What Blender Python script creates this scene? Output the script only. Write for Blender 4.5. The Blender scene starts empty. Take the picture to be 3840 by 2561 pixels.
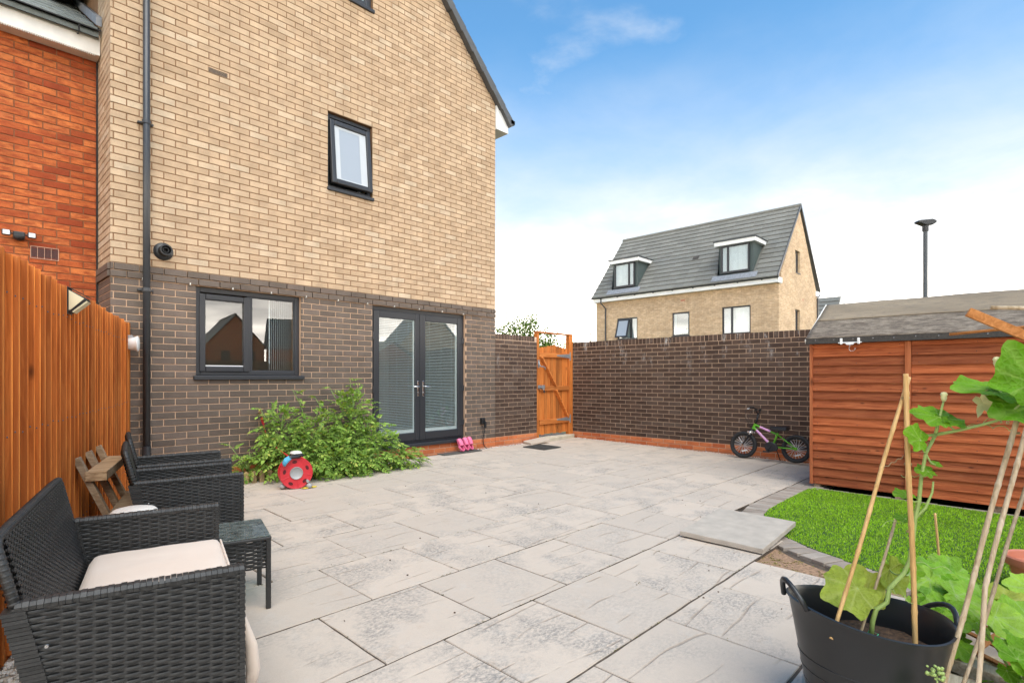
import bpy, bmesh, math, random
from mathutils import Vector, Matrix, noise

S = bpy.context.scene
COL = S.collection
R = math.radians
random.seed(7)

# ------------------------------------------------------------------ camera
EYE = 1.231
cam_d = bpy.data.cameras.new("camera")
cam_d.sensor_width = 36.0
cam_d.lens = 19.08
cam_d.shift_y = 0.0347
cam_d.clip_start = 0.05
cam_d.clip_end = 2000
cam = bpy.data.objects.new("camera", cam_d)
cam.location = (0, 0, EYE)
cam.rotation_euler = (R(90), 0, R(43.97 - 90))
COL.objects.link(cam)
S.camera = cam

# ------------------------------------------------------------------ world, sun, exposure
SUN_EL, SUN_AZ = R(56), R(202)          # azimuth clockwise from +Y, light comes from there
w = bpy.data.worlds.new("World")
S.world = w
w.use_nodes = True
nt = w.node_tree
nt.nodes.clear()
def wn(t): return nt.nodes.new(t)
out = wn("ShaderNodeOutputWorld"); bg = wn("ShaderNodeBackground")
sky = wn("ShaderNodeTexSky"); sky.sky_type = 'NISHITA'; sky.sun_disc = False
sky.sun_elevation = SUN_EL; sky.sun_rotation = SUN_AZ
sky.air_density = 1.0; sky.dust_density = 0.6; sky.ozone_density = 2.2; sky.altitude = 100
tc = wn("ShaderNodeTexCoord"); sep = wn("ShaderNodeSeparateXYZ")
nt.links.new(tc.outputs['Generated'], sep.inputs[0])
def wmath(op, a, b=None, clamp=False):
    n = wn("ShaderNodeMath"); n.operation = op; n.use_clamp = clamp
    for i, v in enumerate((a, b)):
        if v is None: continue
        if isinstance(v, (int, float)): n.inputs[i].default_value = v
        else: nt.links.new(v, n.inputs[i])
    return n.outputs[0]
def wrange(v, a, b, c=0., d=1., typ='SMOOTHSTEP'):
    n = wn("ShaderNodeMapRange"); n.interpolation_type = typ
    nt.links.new(v, n.inputs[0])
    for i, x in enumerate((a, b, c, d)): n.inputs[i + 1].default_value = x
    return n.outputs[0]
elev = sep.outputs[2]
# cloud deck: project the direction on a plane overhead so clouds shrink to streaks at the horizon
zc = wmath('MAXIMUM', elev, 0.06)
den = wmath('ADD', zc, 0.12)
cx = wmath('DIVIDE', sep.outputs[0], den); cy = wmath('DIVIDE', sep.outputs[1], den)
comb = wn("ShaderNodeCombineXYZ")
nt.links.new(cx, comb.inputs[0]); nt.links.new(cy, comb.inputs[1])
n1 = wn("ShaderNodeTexNoise"); n1.inputs['Scale'].default_value = 2.1; n1.inputs['Detail'].default_value = 9
n1.inputs['Roughness'].default_value = 0.58; n1.inputs['Distortion'].default_value = 0.15
nt.links.new(comb.outputs[0], n1.inputs['Vector'])
n2 = wn("ShaderNodeTexNoise"); n2.inputs['Scale'].default_value = 0.8; n2.inputs['Detail'].default_value = 4
nt.links.new(comb.outputs[0], n2.inputs['Vector'])
wob = wmath('ADD', elev, wmath('MULTIPLY', wmath('SUBTRACT', n1.outputs[0], 0.5), 0.17))
thin = wrange(wob, 0.14, 0.55, 1.0, 0.0)                       # thin high veil
puff = wrange(wmath('ADD', wmath('MULTIPLY', n1.outputs[0], 0.75), wmath('MULTIPLY', n2.outputs[0], 0.45)), 0.635, 0.88, 0.0, 0.75)
deck = wmath('POWER', wrange(wob, 0.0, 0.40, 1.0, 0.0, 'LINEAR'), 4.2)   # bright low cloud deck
def wmix(f, a, b, mode='MIX'):
    m_ = wn("ShaderNodeMix"); m_.data_type = 'RGBA'; m_.blend_type = mode
    for sock, v in ((m_.inputs[0], f), (m_.inputs[6], a), (m_.inputs[7], b)):
        if isinstance(v, (tuple, float)): sock.default_value = v
        else: nt.links.new(v, sock)
    return m_.outputs[2]
blue = wmix(1.0, sky.outputs[0], (0.325, 0.505, 0.535, 1), 'MULTIPLY')
c1 = wmix(wmath('MAXIMUM', thin, puff, True), blue, (1.92, 1.98, 2.04, 1))
c2 = wmix(deck, c1, (25.0, 22.7, 19.4, 1))
nt.links.new(c2, bg.inputs[0])
bg.inputs[1].default_value = 0.10
nt.links.new(bg.outputs[0], out.inputs[0])

sd = bpy.data.lights.new("sun", 'SUN'); sd.energy = 0.75; sd.angle = R(55); sd.color = (1.0, 0.92, 0.80)
sun = bpy.data.objects.new("sun", sd); COL.objects.link(sun)
sv = Vector((math.sin(SUN_AZ) * math.cos(SUN_EL), math.cos(SUN_AZ) * math.cos(SUN_EL), math.sin(SUN_EL)))
sun.rotation_euler = (-sv).to_track_quat('-Z', 'Y').to_euler()
sun.location = (0, 0, 20)

vs = S.view_settings
vs.view_transform = 'Standard'; vs.look = 'None'; vs.gamma = 1.0; vs.use_curve_mapping = False
vs.exposure = 2.4
S.render.engine = 'CYCLES'
S.cycles.max_bounces = 8; S.cycles.transparent_max_bounces = 12
S.cycles.use_denoising = True

# ------------------------------------------------------------------ layout constants (metres)
YW = 6.862            # outer face of the house's garden wall
XA, XB = 1.151, 6.69  # its two corners
XL = 8.92             # face of the long boundary wall
SL = 0.0125           # the paving falls away from the house
def gz(y): return -SL * (YW - y)
TILT = math.atan(SL)
FU = Vector((0.3045, 0.9525, 0)); FN = Vector((0.9525, -0.3045, 0)); FP = Vector((0.155, 3.295, 0))  # fence line

# ------------------------------------------------------------------ helpers
class MB:
    def __init__(s): s.v = []; s.f = []; s.uv = None
    def add(s, vs_, fs):
        o = len(s.v); s.v += [tuple(v) for v in vs_]; s.f += [tuple(i + o for i in f) for f in fs]
    def box(s, x0, x1, y0, y1, z0, z1, M=None):
        v = [(x0,y0,z0),(x1,y0,z0),(x1,y1,z0),(x0,y1,z0),(x0,y0,z1),(x1,y0,z1),(x1,y1,z1),(x0,y1,z1)]
        if M is not None: v = [M @ Vector(p) for p in v]
        s.add(v, [(0,3,2,1),(4,5,6,7),(0,1,5,4),(1,2,6,5),(2,3,7,6),(3,0,4,7)]); return s
    def bar(s, a, b, wd, th, up=(0,0,1)):
        a, b = Vector(a), Vector(b); d = b - a; L = d.length; d.normalize()
        u = Vector(up); sx = d.cross(u)
        if sx.length < 1e-5: sx = d.cross(Vector((1,0,0)))
        sx.normalize(); sz = sx.cross(d)
        M = Matrix((( d.x, sx.x, sz.x, a.x),(d.y, sx.y, sz.y, a.y),(d.z, sx.z, sz.z, a.z),(0,0,0,1)))
        return s.box(0, L, -wd/2, wd/2, -th/2, th/2, M)
    def tube(s, pts, r, seg=8, cap=True, closed=False):
        pts = [Vector(p) for p in pts]; n = len(pts); rings = []
        rr = r if isinstance(r, (list, tuple)) else [r] * n
        prev = None
        for i, p in enumerate(pts):
            if closed: d = pts[(i+1) % n] - pts[i-1]
            else: d = pts[min(i+1, n-1)] - pts[max(i-1, 0)]
            if d.length < 1e-9: d = Vector((0,0,1))
            d.normalize()
            if prev is None:
                q = Vector((0,0,1)) if abs(d.z) < .9 else Vector((1,0,0))
                a = d.cross(q).normalized()
            else:
                a = prev - d * prev.dot(d)
                a = a.normalized() if a.length > 1e-6 else d.orthogonal().normalized()
            prev = a; b = d.cross(a)
            rings.append([p + (a * math.cos(2*math.pi*k/seg) + b * math.sin(2*math.pi*k/seg)) * rr[i] for k in range(seg)])
        vs_ = [v for g in rings for v in g]; fs = []
        for i in range(n if closed else n - 1):
            j = (i + 1) % n
            for k in range(seg):
                l = (k + 1) % seg
                fs.append((i*seg+k, i*seg+l, j*seg+l, j*seg+k))
        if cap and not closed:
            fs.append(tuple(range(seg))[::-1]); fs.append(tuple((n-1)*seg + k for k in range(seg)))
        s.add(vs_, fs); return s
    def lathe(s, prof, seg=24, M=None, a0=0., a1=2*math.pi):
        full = abs(a1 - a0 - 2*math.pi) < 1e-6; m = seg if full else seg + 1; vs_ = []; fs = []
        for k in range(m):
            a = a0 + (a1 - a0) * k / seg
            for r, z in prof:
                p = Vector((r*math.cos(a), r*math.sin(a), z)); vs_.append(M @ p if M is not None else p)
        q = len(prof)
        for k in range(seg):
            l = (k + 1) % m
            for i in range(q - 1): fs.append((k*q+i, l*q+i, l*q+i+1, k*q+i+1))
        s.add(vs_, fs); return s
    def poly(s, pts, ext):
        """extrude a closed 3-D outline by vector ext"""
        n = len(pts); e = Vector(ext); p = [Vector(q) for q in pts]
        s.add(p + [q + e for q in p], [tuple(range(n))[::-1], tuple(range(n, 2*n))] +
              [(i, (i+1) % n, n + (i+1) % n, n + i) for i in range(n)]); return s
    def mesh(s, name):
        m = bpy.data.meshes.new(name); m.from_pydata(s.v, [], s.f); m.update(); return m
    def build(s, name, mat, parent=None, smooth=False, bevel=0, world=True, seg=2, flip=True):
        vv = s.v
        if parent is not None and world:
            Mi = (MW(parent)).inverted(); vv = [Mi @ Vector(v) for v in s.v]
        m = bpy.data.meshes.new(name); m.from_pydata([tuple(v) for v in vv], [], s.f)
        if flip:
            bm = bmesh.new(); bm.from_mesh(m); bmesh.ops.recalc_face_normals(bm, faces=bm.faces); bm.to_mesh(m); bm.free()
        m.update()
        return link(name, m, mat, parent, smooth, bevel, seg)

def MW(o):
    M = Matrix.LocRotScale(o.location, o.rotation_euler, o.scale)
    return MW(o.parent) @ M if o.parent else M

def link(name, mesh, mat, parent=None, smooth=False, bevel=0, seg=2):
    o = bpy.data.objects.new(name, mesh); COL.objects.link(o)
    if mat is not None and not mesh.materials: mesh.materials.append(mat)
    if parent is not None: o.parent = parent
    if smooth:
        mesh.polygons.foreach_set("use_smooth", [True] * len(mesh.polygons))
        if smooth != True:
            try: mesh.set_sharp_from_angle(angle=R(smooth))
            except Exception: pass
    if bevel:
        b = o.modifiers.new("bevel", 'BEVEL'); b.width = bevel; b.segments = seg; b.limit_method = 'ANGLE'; b.angle_limit = R(35)
    return o

def tag(o, label=None, cat=None, group=None, kind=None):
    if label: o["label"] = label
    if cat: o["category"] = cat
    if group: o["group"] = group
    if kind: o["kind"] = kind
    return o

def thing(name, label, cat, loc=(0,0,0), rz=0., group=None, kind=None, rot=None):
    o = bpy.data.objects.new(name, None); o.empty_display_size = 0.1
    o.location = loc; o.rotation_euler = rot if rot else (0,0,rz); COL.objects.link(o)
    return tag(o, label, cat, group, kind)

# ------------------------------------------------------------------ materials
class T:
    def __init__(s, name):
        s.m = bpy.data.materials.new(name); s.m.use_nodes = True; s.nt = s.m.node_tree; s.nt.nodes.clear()
        s.out = s.nt.nodes.new("ShaderNodeOutputMaterial")
        s.geo = s.n("ShaderNodeNewGeometry")
        s.pos = s.geo.outputs['Position']
    def put(s, sock, v):
        if isinstance(v, bpy.types.NodeSocket): s.nt.links.new(v, sock)
        elif isinstance(v, (tuple, list)) and sock.type == 'RGBA' and len(v) == 3: sock.default_value = (*v, 1)
        else: sock.default_value = v
    def n(s, t, **kw):
        x = s.nt.nodes.new(t)
        for k, v in kw.items():
            k2 = k.replace('_', ' ')
            if k2 in x.inputs: s.put(x.inputs[k2], v)
            elif k in x.inputs: s.put(x.inputs[k], v)
            else: setattr(x, k, v)
        return x
    def math(s, op, a, b=0., clamp=False):
        x = s.n("ShaderNodeMath", operation=op, use_clamp=clamp); s.put(x.inputs[0], a); s.put(x.inputs[1], b); return x.outputs[0]
    def mix(s, f, a, b, mode='MIX'):
        x = s.n("ShaderNodeMix", data_type='RGBA', blend_type=mode); s.put(x.inputs[0], f); s.put(x.inputs[6], a); s.put(x.inputs[7], b); return x.outputs[2]
    def ramp(s, f, stops, interp='LINEAR'):
        x = s.n("ShaderNodeValToRGB"); cr = x.color_ramp; cr.interpolation = interp
        while len(cr.elements) < len(stops): cr.elements.new(0.5)
        for e, (p, c) in zip(cr.elements, stops): e.position = p; e.color = (*c, 1) if len(c) == 3 else c
        s.put(x.inputs[0], f); return x.outputs[0]
    def rng(s, v, a, b, c=0., d=1.):
        x = s.n("ShaderNodeMapRange"); s.put(x.inputs[0], v)
        for i, q in enumerate((a, b, c, d)): s.put(x.inputs[i+1], q)
        return x.outputs[0]
    def noise(s, scale, detail=4., rough=.5, vec=None, dist=0.):
        return s.n("ShaderNodeTexNoise", Vector=vec if vec is not None else s.pos, Scale=scale, Detail=detail, Roughness=rough, Distortion=dist).outputs[0]
    def scaled(s, sc, vec=None):
        x = s.n("ShaderNodeMapping"); s.put(x.inputs[0], vec if vec is not None else s.pos); x.inputs['Scale'].default_value = sc; return x.outputs[0]
    def rnd(s):
        oi = s.n("ShaderNodeObjectInfo").outputs['Random']
        return s.math('FRACT', s.math('ADD', s.geo.outputs['Random Per Island'], oi))
    def bump(s, h, strength=.3, dist=.01, nrm=None):
        x = s.n("ShaderNodeBump", Strength=strength, Distance=dist); s.put(x.inputs['Height'], h)
        if nrm is not None: s.put(x.inputs['Normal'], nrm)
        return x.outputs[0]
    def pbr(s, col, rough=.6, nrm=None, **kw):
        p = s.n("ShaderNodeBsdfPrincipled"); s.put(p.inputs['Base Color'], col); s.put(p.inputs['Roughness'], rough)
        if nrm is not None: s.put(p.inputs['Normal'], nrm)
        for k, v in kw.items(): s.put(p.inputs[k.replace('_', ' ')], v)
        s.nt.links.new(p.outputs[0], s.out.inputs[0]); return s.m

def plain(name, col, rough=.5, var=.12, nscale=30., bump=.0, **kw):
    t = T(name); nz = t.noise(nscale, 5)
    c = t.mix(t.rng(nz, .3, .7), tuple(x*(1-var) for x in col), tuple(min(1, x*(1+var)) for x in col))
    n = t.bump(nz, bump, .004) if bump else None
    return t.pbr(c, t.rng(nz, .3, .7, max(0, rough-.06), min(1, rough+.06)), n, **kw)

def brick_mat(name, cols, speck=(.6, 1.12), sp_scale=170., rough=.85, stain=None, bump=.35, band=0., eff=None):
    t = T(name); r = t.rnd()
    c = t.ramp(r, cols)
    oi = t.noise(6.0, 3)
    if band:   # two-tone fired bricks: dark streaks inside a brick
        b = t.noise(1.0, 3, .6, t.scaled((9, 9, 26)))
        c = t.mix(t.math('MULTIPLY', t.rng(b, .42, .62), band), c, cols[0][1])
    sp = t.noise(sp_scale, 3, .7)
    c = t.mix(1.0, c, t.ramp(sp, [(.30, (speck[0],)*3), (.48, (1,1,1)), (.75, (speck[1],)*3)]), 'MULTIPLY')
    c = t.mix(1.0, c, t.ramp(oi, [(.3, (.84,)*3), (.7, (1.1,)*3)]), 'MULTIPLY')
    if stain:
        st = t.noise(.9, 5, .65, t.scaled((1, 1, .35)))
        c = t.mix(t.math('MULTIPLY', t.rng(st, .52, .74), stain[0]), c, stain[1])
    if eff:    # lime bloom: ragged pale runs below the coping
        sx = t.n("ShaderNodeSeparateXYZ"); t.put(sx.inputs[0], t.pos)
        hz = t.rng(sx.outputs[2], eff[0], eff[1], 0., 1.)
        st = t.noise(3.1, 6, .72, t.scaled((2.2, 2.2, .8)))
        fine = t.noise(40, 4, .7, t.scaled((1, 1, .3)))
        k = t.math('MULTIPLY', t.rng(st, .56, .67), t.rng(fine, .42, .60))
        c = t.mix(t.math('MULTIPLY', t.math('MULTIPLY', k, hz), .85), c, (.62, .60, .57))
    h = t.math('ADD', t.noise(260, 3, .7), t.math('MULTIPLY', t.noise(45, 3), .8))
    return t.pbr(c, rough, t.bump(h, bump, .003), Specular_IOR_Level=.3)

M = {}
M['tan'] = brick_mat('tan_brick', [(0,(.425,.295,.185)),(.15,(.465,.325,.205)),(.5,(.495,.35,.225)),(.85,(.52,.375,.245)),(1,(.535,.41,.285))], (.68,1.06), 210, stain=(.35,(.40,.28,.18)))
M['dark'] = brick_mat('dark_grey_brick', [(0,(.106,.079,.061)),(.4,(.124,.094,.073)),(.75,(.134,.103,.082)),(1,(.152,.111,.087))], (.75,1.2), 150, .62)
M['brown'] = brick_mat('dark_brown_brick', [(0,(.058,.034,.024)),(.35,(.076,.045,.031)),(.7,(.090,.055,.039)),(1,(.102,.069,.052))], (.75,1.25), 150, .7, eff=(1.2, 1.85))
M['red'] = brick_mat('red_brick', [(0,(.27,.045,.012)),(.25,(.42,.095,.024)),(.6,(.52,.140,.036)),(.85,(.57,.170,.046)),(1,(.45,.115,.036))], (.75,1.12), 120, .8, band=.75)
M['orange'] = brick_mat('orange_plinth_brick', [(0,(.46,.115,.04)),(.5,(.56,.165,.06)),(1,(.61,.205,.08))], (.8,1.1), 120, .8)
def mortar(name, col, var=.8):
    t = T(name); a = t.noise(8, 4); b = t.noise(220, 3, .7)
    c = t.mix(t.rng(a, .3, .7), tuple(x*var for x in col), col)
    return t.pbr(c, .95, t.bump(b, .4, .003), Specular_IOR_Level=.2)
M['mort_tan'] = mortar('shaded_brown_mortar', (.27, .152, .082))  # brown deepened: shade of the recessed joints put into the mortar colour
M['mort_pink'] = mortar('pink_mortar', (.62, .41, .275))
M['mort_grey'] = mortar('grey_brown_mortar', (.64, .45, .315))
M['mort_red'] = mortar('red_wall_mortar', (.27, .12, .06))

def wood(name, cols, axis='z', scale=1., knots=True, rough=.75, wear=None):
    t = T(name); r = t.rnd()
    long, cross = 1.2*scale, 22*scale
    sc = {'z': (cross, cross, long), 'x': (long, cross, cross), 'y': (cross, long, cross)}[axis]
    off = t.n("ShaderNodeVectorMath", operation='ADD'); t.put(off.inputs[0], t.pos)
    cv = t.n("ShaderNodeCombineXYZ"); t.put(cv.inputs[0], t.math('MULTIPLY', r, 31.)); t.put(cv.inputs[1], t.math('MULTIPLY', r, 17.)); t.put(cv.inputs[2], t.math('MULTIPLY', r, 11.))
    t.put(off.inputs[1], cv.outputs[0])
    v = t.scaled(sc, off.outputs[0])
    g = t.noise(1.6, 6, .62, v, .6)
    c = t.ramp(g, [(.25, cols[0]), (.45, cols[1]), (.62, cols[2]), (.8, cols[1])])
    c = t.mix(1., c, t.ramp(r, [(0, (.66,)*3), (.5, (1,1,1)), (1, (1.25, 1.2, 1.1))]), 'MULTIPLY')
    if knots:
        vo = t.n("ShaderNodeTexVoronoi", Scale=3.2*scale, Vector=t.scaled({'z': (2.2,2.2,.8), 'x': (.8,2.2,2.2), 'y': (2.2,.8,2.2)}[axis], off.outputs[0]))
        k = t.rng(vo.outputs['Distance'], .045, .13, 1., 0.)
        c = t.mix(t.math('MULTIPLY', k, .8), c, tuple(x*.35 for x in cols[0]))
    if wear:
        wv = t.noise(5, 6, .75, t.scaled({'z': (5,5,.6), 'x': (.6,5,5), 'y': (5,.6,5)}[axis]))
        c = t.mix(t.math('MULTIPLY', t.rng(wv, wear[0], wear[0]+.08), wear[1]), c, wear[2])
    return t.pbr(c, rough, t.bump(g, .35, .004), Specular_IOR_Level=.25)
M['fence'] = wood('stained_fence_wood', [(.36,.085,.012),(.60,.165,.026),(.74,.26,.05)], 'z')
M['fence_edge_shade'] = wood('shaded_board_edge', [(.22,.056,.011),(.36,.105,.021),(.48,.16,.038)], 'z')  # darker board wood: shade between the boards put into the edge colour
M['gate'] = wood('gate_wood', [(.27,.075,.014),(.42,.125,.025),(.55,.19,.045)], 'z')
M['gate_x'] = wood('gate_wood_rails', [(.30,.085,.018),(.46,.14,.03),(.60,.215,.055)], 'x')
M['shed'] = wood('shed_wood', [(.17,.040,.013),(.34,.083,.027),(.46,.135,.048)], 'y', 1.7, wear=(.665,.5,(.55,.34,.22)))
M['shed_z'] = wood('shed_trim_wood', [(.24,.064,.023),(.36,.10,.036),(.43,.14,.055)], 'z', .8)
M['grey_wood'] = wood('weathered_wood', [(.17,.105,.06),(.32,.215,.13),(.46,.335,.22)], 'x', 1.2, rough=.85)
M['plank'] = wood('weathered_plank', [(.24,.185,.12),(.40,.335,.24),(.55,.48,.37)], 'x', 1.4, rough=.9)
M['trellis'] = wood('trellis_wood', [(.20,.072,.018),(.32,.125,.035),(.42,.18,.06)], 'x', 1.5, False)
M['cane'] = wood('bamboo', [(.34,.20,.075),(.47,.285,.11),(.56,.36,.16)], 'z', 1.2, False, .5)
M['cane_old'] = wood('old_bamboo', [(.26,.18,.10),(.40,.295,.18),(.54,.43,.30)], 'z', 1.5, False, .6)
M['picket'] = wood('picket_wood', [(.20,.13,.06),(.32,.22,.11),(.42,.30,.16)], 'z', 1.5, False)

M['anthracite'] = plain('anthracite_upvc', (.024,.0245,.028), .45, .06, 60)
M['pipe'] = plain('black_pipe_plastic', (.034,.036,.040), .36, .08, 40)
M['black'] = plain('black_plastic', (.014,.014,.015), .42, .1, 40)
M['rubber'] = plain('tyre_rubber', (.020,.020,.020), .7, .2, 60, .3)
M['white'] = plain('white_upvc', (.78,.77,.75), .38, .03, 12)
M['white_dirty'] = plain('cream_white_plastic', (.70,.66,.60), .5, .08, 9)
M['steel'] = plain('polished_steel', (.62,.62,.62), .22, .05, 20, Metallic=1.0)
M['spoke'] = plain('bright_spoke_wire', (.66,.66,.66), .4, .05, 20, Metallic=.3)
M['galv'] = plain('galvanised_steel', (.42,.43,.44), .5, .25, 45, Metallic=.75)
M['grey_metal'] = plain('grey_painted_metal', (.055,.06,.065), .45, .1, 20)
M['dormer'] = plain('dormer_grey_green', (.065,.085,.080), .55, .08, 6)
M['lead'] = plain('lead_flashing', (.22,.23,.25), .55, .25, 12, .2)
def tile_mat():
    t = T('concrete_roof_tile'); r = t.rnd(); a = t.noise(14, 5, .6)
    c = t.mix(r, (.150,.146,.128), (.190,.186,.164))
    c = t.mix(1., c, t.ramp(a, [(.3, (.82,)*3), (.7, (1.12,)*3)]), 'MULTIPLY')
    return t.pbr(c, .8, t.bump(t.noise(120, 3), .25, .003))
M['tile'] = tile_mat()
M['verge'] = plain('dark_verge_cap', (.075,.076,.078), .6, .12, 12)
def tile_mat2():
    t = T('mossy_roof_tile'); r = t.rnd(); a = t.noise(10, 6, .65)
    c = t.mix(r, (.15,.17,.165), (.21,.23,.22))
    c = t.mix(t.math('MULTIPLY', t.rng(a, .5, .72), .6), c, (.10,.095,.055))
    return t.pbr(c, .85, t.bump(t.noise(120, 3), .3, .003))
M['tile2'] = tile_mat2()

def glass_mat(name, tint=(.86,.90,.90), ior=1.52, boost=1.0):
    t = T(name)
    fr = t.n("ShaderNodeFresnel", IOR=ior).outputs[0]
    f = t.math('MULTIPLY', t.math('MULTIPLY', fr, boost, True), t.math('SUBTRACT', 1., t.geo.outputs['Backfacing']))
    tr = t.n("ShaderNodeBsdfTransparent", Color=tint); gl = t.n("ShaderNodeBsdfGlossy", Color=(.97,.98,1.0), Roughness=.004)
    mxs = t.n("ShaderNodeMixShader"); t.put(mxs.inputs[0], f)
    t.nt.links.new(tr.outputs[0], mxs.inputs[1]); t.nt.links.new(gl.outputs[0], mxs.inputs[2])
    t.nt.links.new(mxs.outputs[0], t.out.inputs[0]); return t.m
M['glass'] = glass_mat('window_glass', (.86,.90,.90), 1.5, 3.6)
def pale_film_glass():  # patchy pale film mixed in to stand for sky reflected on the top
    m = glass_mat('table_glass', (.70,.82,.77), 1.5, 2.4); nt_ = m.node_tree
    o = [n for n in nt_.nodes if n.type == 'OUTPUT_MATERIAL'][0]; src = o.inputs[0].links[0].from_socket
    tx = nt_.nodes.new('ShaderNodeTexNoise'); tx.inputs['Scale'].default_value = 9.; tx.inputs['Detail'].default_value = 5.
    mr = nt_.nodes.new('ShaderNodeMapRange'); nt_.links.new(tx.outputs[0], mr.inputs[0]); mr.inputs[1].default_value = .35; mr.inputs[2].default_value = .7; mr.inputs[3].default_value = .06; mr.inputs[4].default_value = .28
    df_ = nt_.nodes.new('ShaderNodeBsdfDiffuse'); df_.inputs[0].default_value = (.34,.37,.33,1)
    mx_ = nt_.nodes.new('ShaderNodeMixShader'); nt_.links.new(mr.outputs[0], mx_.inputs[0]); nt_.links.new(src, mx_.inputs[1]); nt_.links.new(df_.outputs[0], mx_.inputs[2]); nt_.links.new(mx_.outputs[0], o.inputs[0])
    return m
M['glass_table'] = pale_film_glass()
def frosted():
    t = T('frosted_glass'); return t.pbr((.30,.33,.37), .34, None, Specular_IOR_Level=.9)
M['frosted'] = frosted()
M['room'] = plain('room_wall_paint', (.42,.40,.37), .9, .05, 2)
M['blind'] = plain('blind_slat', (.66,.66,.63), .45, .04, 15)
M['curtain'] = plain('voile_curtain', (.80,.80,.80), .8, .05, 4)
M['cushion'] = None
def cushion():
    t = T('beige_cushion_cloth'); a = t.noise(5, 4); v = t.noise(900, 2)
    c = t.mix(t.rng(a, .3, .7), (.70,.555,.44), (.74,.60,.485))
    return t.pbr(c, .9, t.bump(t.math('ADD', v, t.math('MULTIPLY', t.noise(9, 3), 2.)), .22, .004), Sheen_Weight=.2)
M['cushion'] = cushion()
def rattan():
    t = T('black_resin_rattan'); r = t.rnd(); a = t.noise(70, 4, .6)
    c = t.mix(r, (.018,.0172,.0160), (.034,.0325,.0305))
    c = t.mix(t.math('MULTIPLY', t.rng(a, .5, .75), .4), c, (.06,.058,.052))
    w_ = t.noise(1.0, 2, .5, t.scaled((60, 60, 900)))
    return t.pbr(c, .47, t.bump(w_, .3, .0012), Specular_IOR_Level=.5)
M['rattan'] = rattan()
def slab_mat():
    t = T('riven_concrete_slab'); r = t.rnd()
    oi = t.n("ShaderNodeObjectInfo").outputs['Random']
    off = t.n("ShaderNodeVectorMath", operation='ADD'); t.put(off.inputs[0], t.pos)
    cv = t.n("ShaderNodeCombineXYZ"); t.put(cv.inputs[0], t.math('MULTIPLY', oi, 37.)); t.put(cv.inputs[1], t.math('MULTIPLY', oi, 53.))
    t.put(off.inputs[1], cv.outputs[0]); P = off.outputs[0]
    a = t.noise(2.4, 6, .6, P); fine = t.noise(28, 6, .7, P); grit = t.noise(300, 3, .7)
    c = t.mix(t.rng(a, .3, .7), (.535,.445,.36), (.59,.495,.405))
    c = t.mix(1., c, t.ramp(oi, [(0, (.93,.93,.93)), (1, (1.05,1.04,1.03))]), 'MULTIPLY')
    # worn dark blotches, broken up by a fine crackle
    bl = t.rng(t.noise(2.4, 6, .65, P), .44, .60)
    cr = t.rng(t.noise(42, 6, .78, t.scaled((1., 1.5, 1), P)), .40, .60)
    k = t.math('MULTIPLY', t.math('MULTIPLY', bl, cr), t.rng(oi, .1, .8, .30, 1.))
    c = t.mix(t.math('MULTIPLY', k, .88), c, (.225,.208,.19))
    # pale bloom
    c = t.mix(t.math('MULTIPLY', t.rng(t.noise(7, 5, .7, P), .56, .75), .35), c, (.54,.50,.45))
    # riven ridges: thin brown wandering veins
    rv = t.n("ShaderNodeTexWave", wave_type='BANDS', bands_direction='Y', Scale=1.1, Distortion=5., Detail=2.5, Detail_Scale=1.2, Detail_Roughness=.5, Vector=t.scaled((.7, 1.5, 1.), P)).outputs[1]
    vein = t.math('MULTIPLY', t.rng(rv, .0, .020, 1., 0.), t.rng(t.noise(3.3, 3, .5, P), .48, .58))
    c = t.mix(t.math('MULTIPLY', vein, .5), c, (.32,.235,.165))
    c = t.mix(t.math('MULTIPLY', t.rng(t.noise(5.3, 5, .7, P), .60, .76), .4), c, (.40,.29,.20))
    c = t.mix(1., c, t.ramp(grit, [(.3, (.88,)*3), (.7, (1.06,)*3)]), 'MULTIPLY')
    h = t.math('ADD', t.math('MULTIPLY', a, 1.), t.math('ADD', t.math('MULTIPLY', fine, .35), t.math('MULTIPLY', vein, -.7)))
    return t.pbr(c, .8, t.bump(h, .55, .014), Specular_IOR_Level=.3)
M['slab'] = slab_mat()
M['slab_grey'] = plain('plain_grey_slab', (.43,.37,.305), .8, .12, 9, .35)
M['joint'] = plain('dark_joint_sand', (.085,.060,.042), .95, .5, 20, .4)
M['paver'] = brick_mat('concrete_block_paver', [(0,(.27,.215,.17)),(.5,(.33,.27,.22)),(1,(.38,.32,.265))], (.8,1.1), 200, .9)
M['soil'] = plain('dry_soil', (.30,.18,.105), .95, .45, 55, .6)
M['compost'] = plain('dark_compost', (.075,.042,.024), .95, .6, 70, .8)
M['earth'] = plain('bare_ground', (.16,.14,.10), .95, .3, 3)
M['ground'] = plain('rough_grass_ground', (.085,.10,.045), .95, .35, .8)
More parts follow.
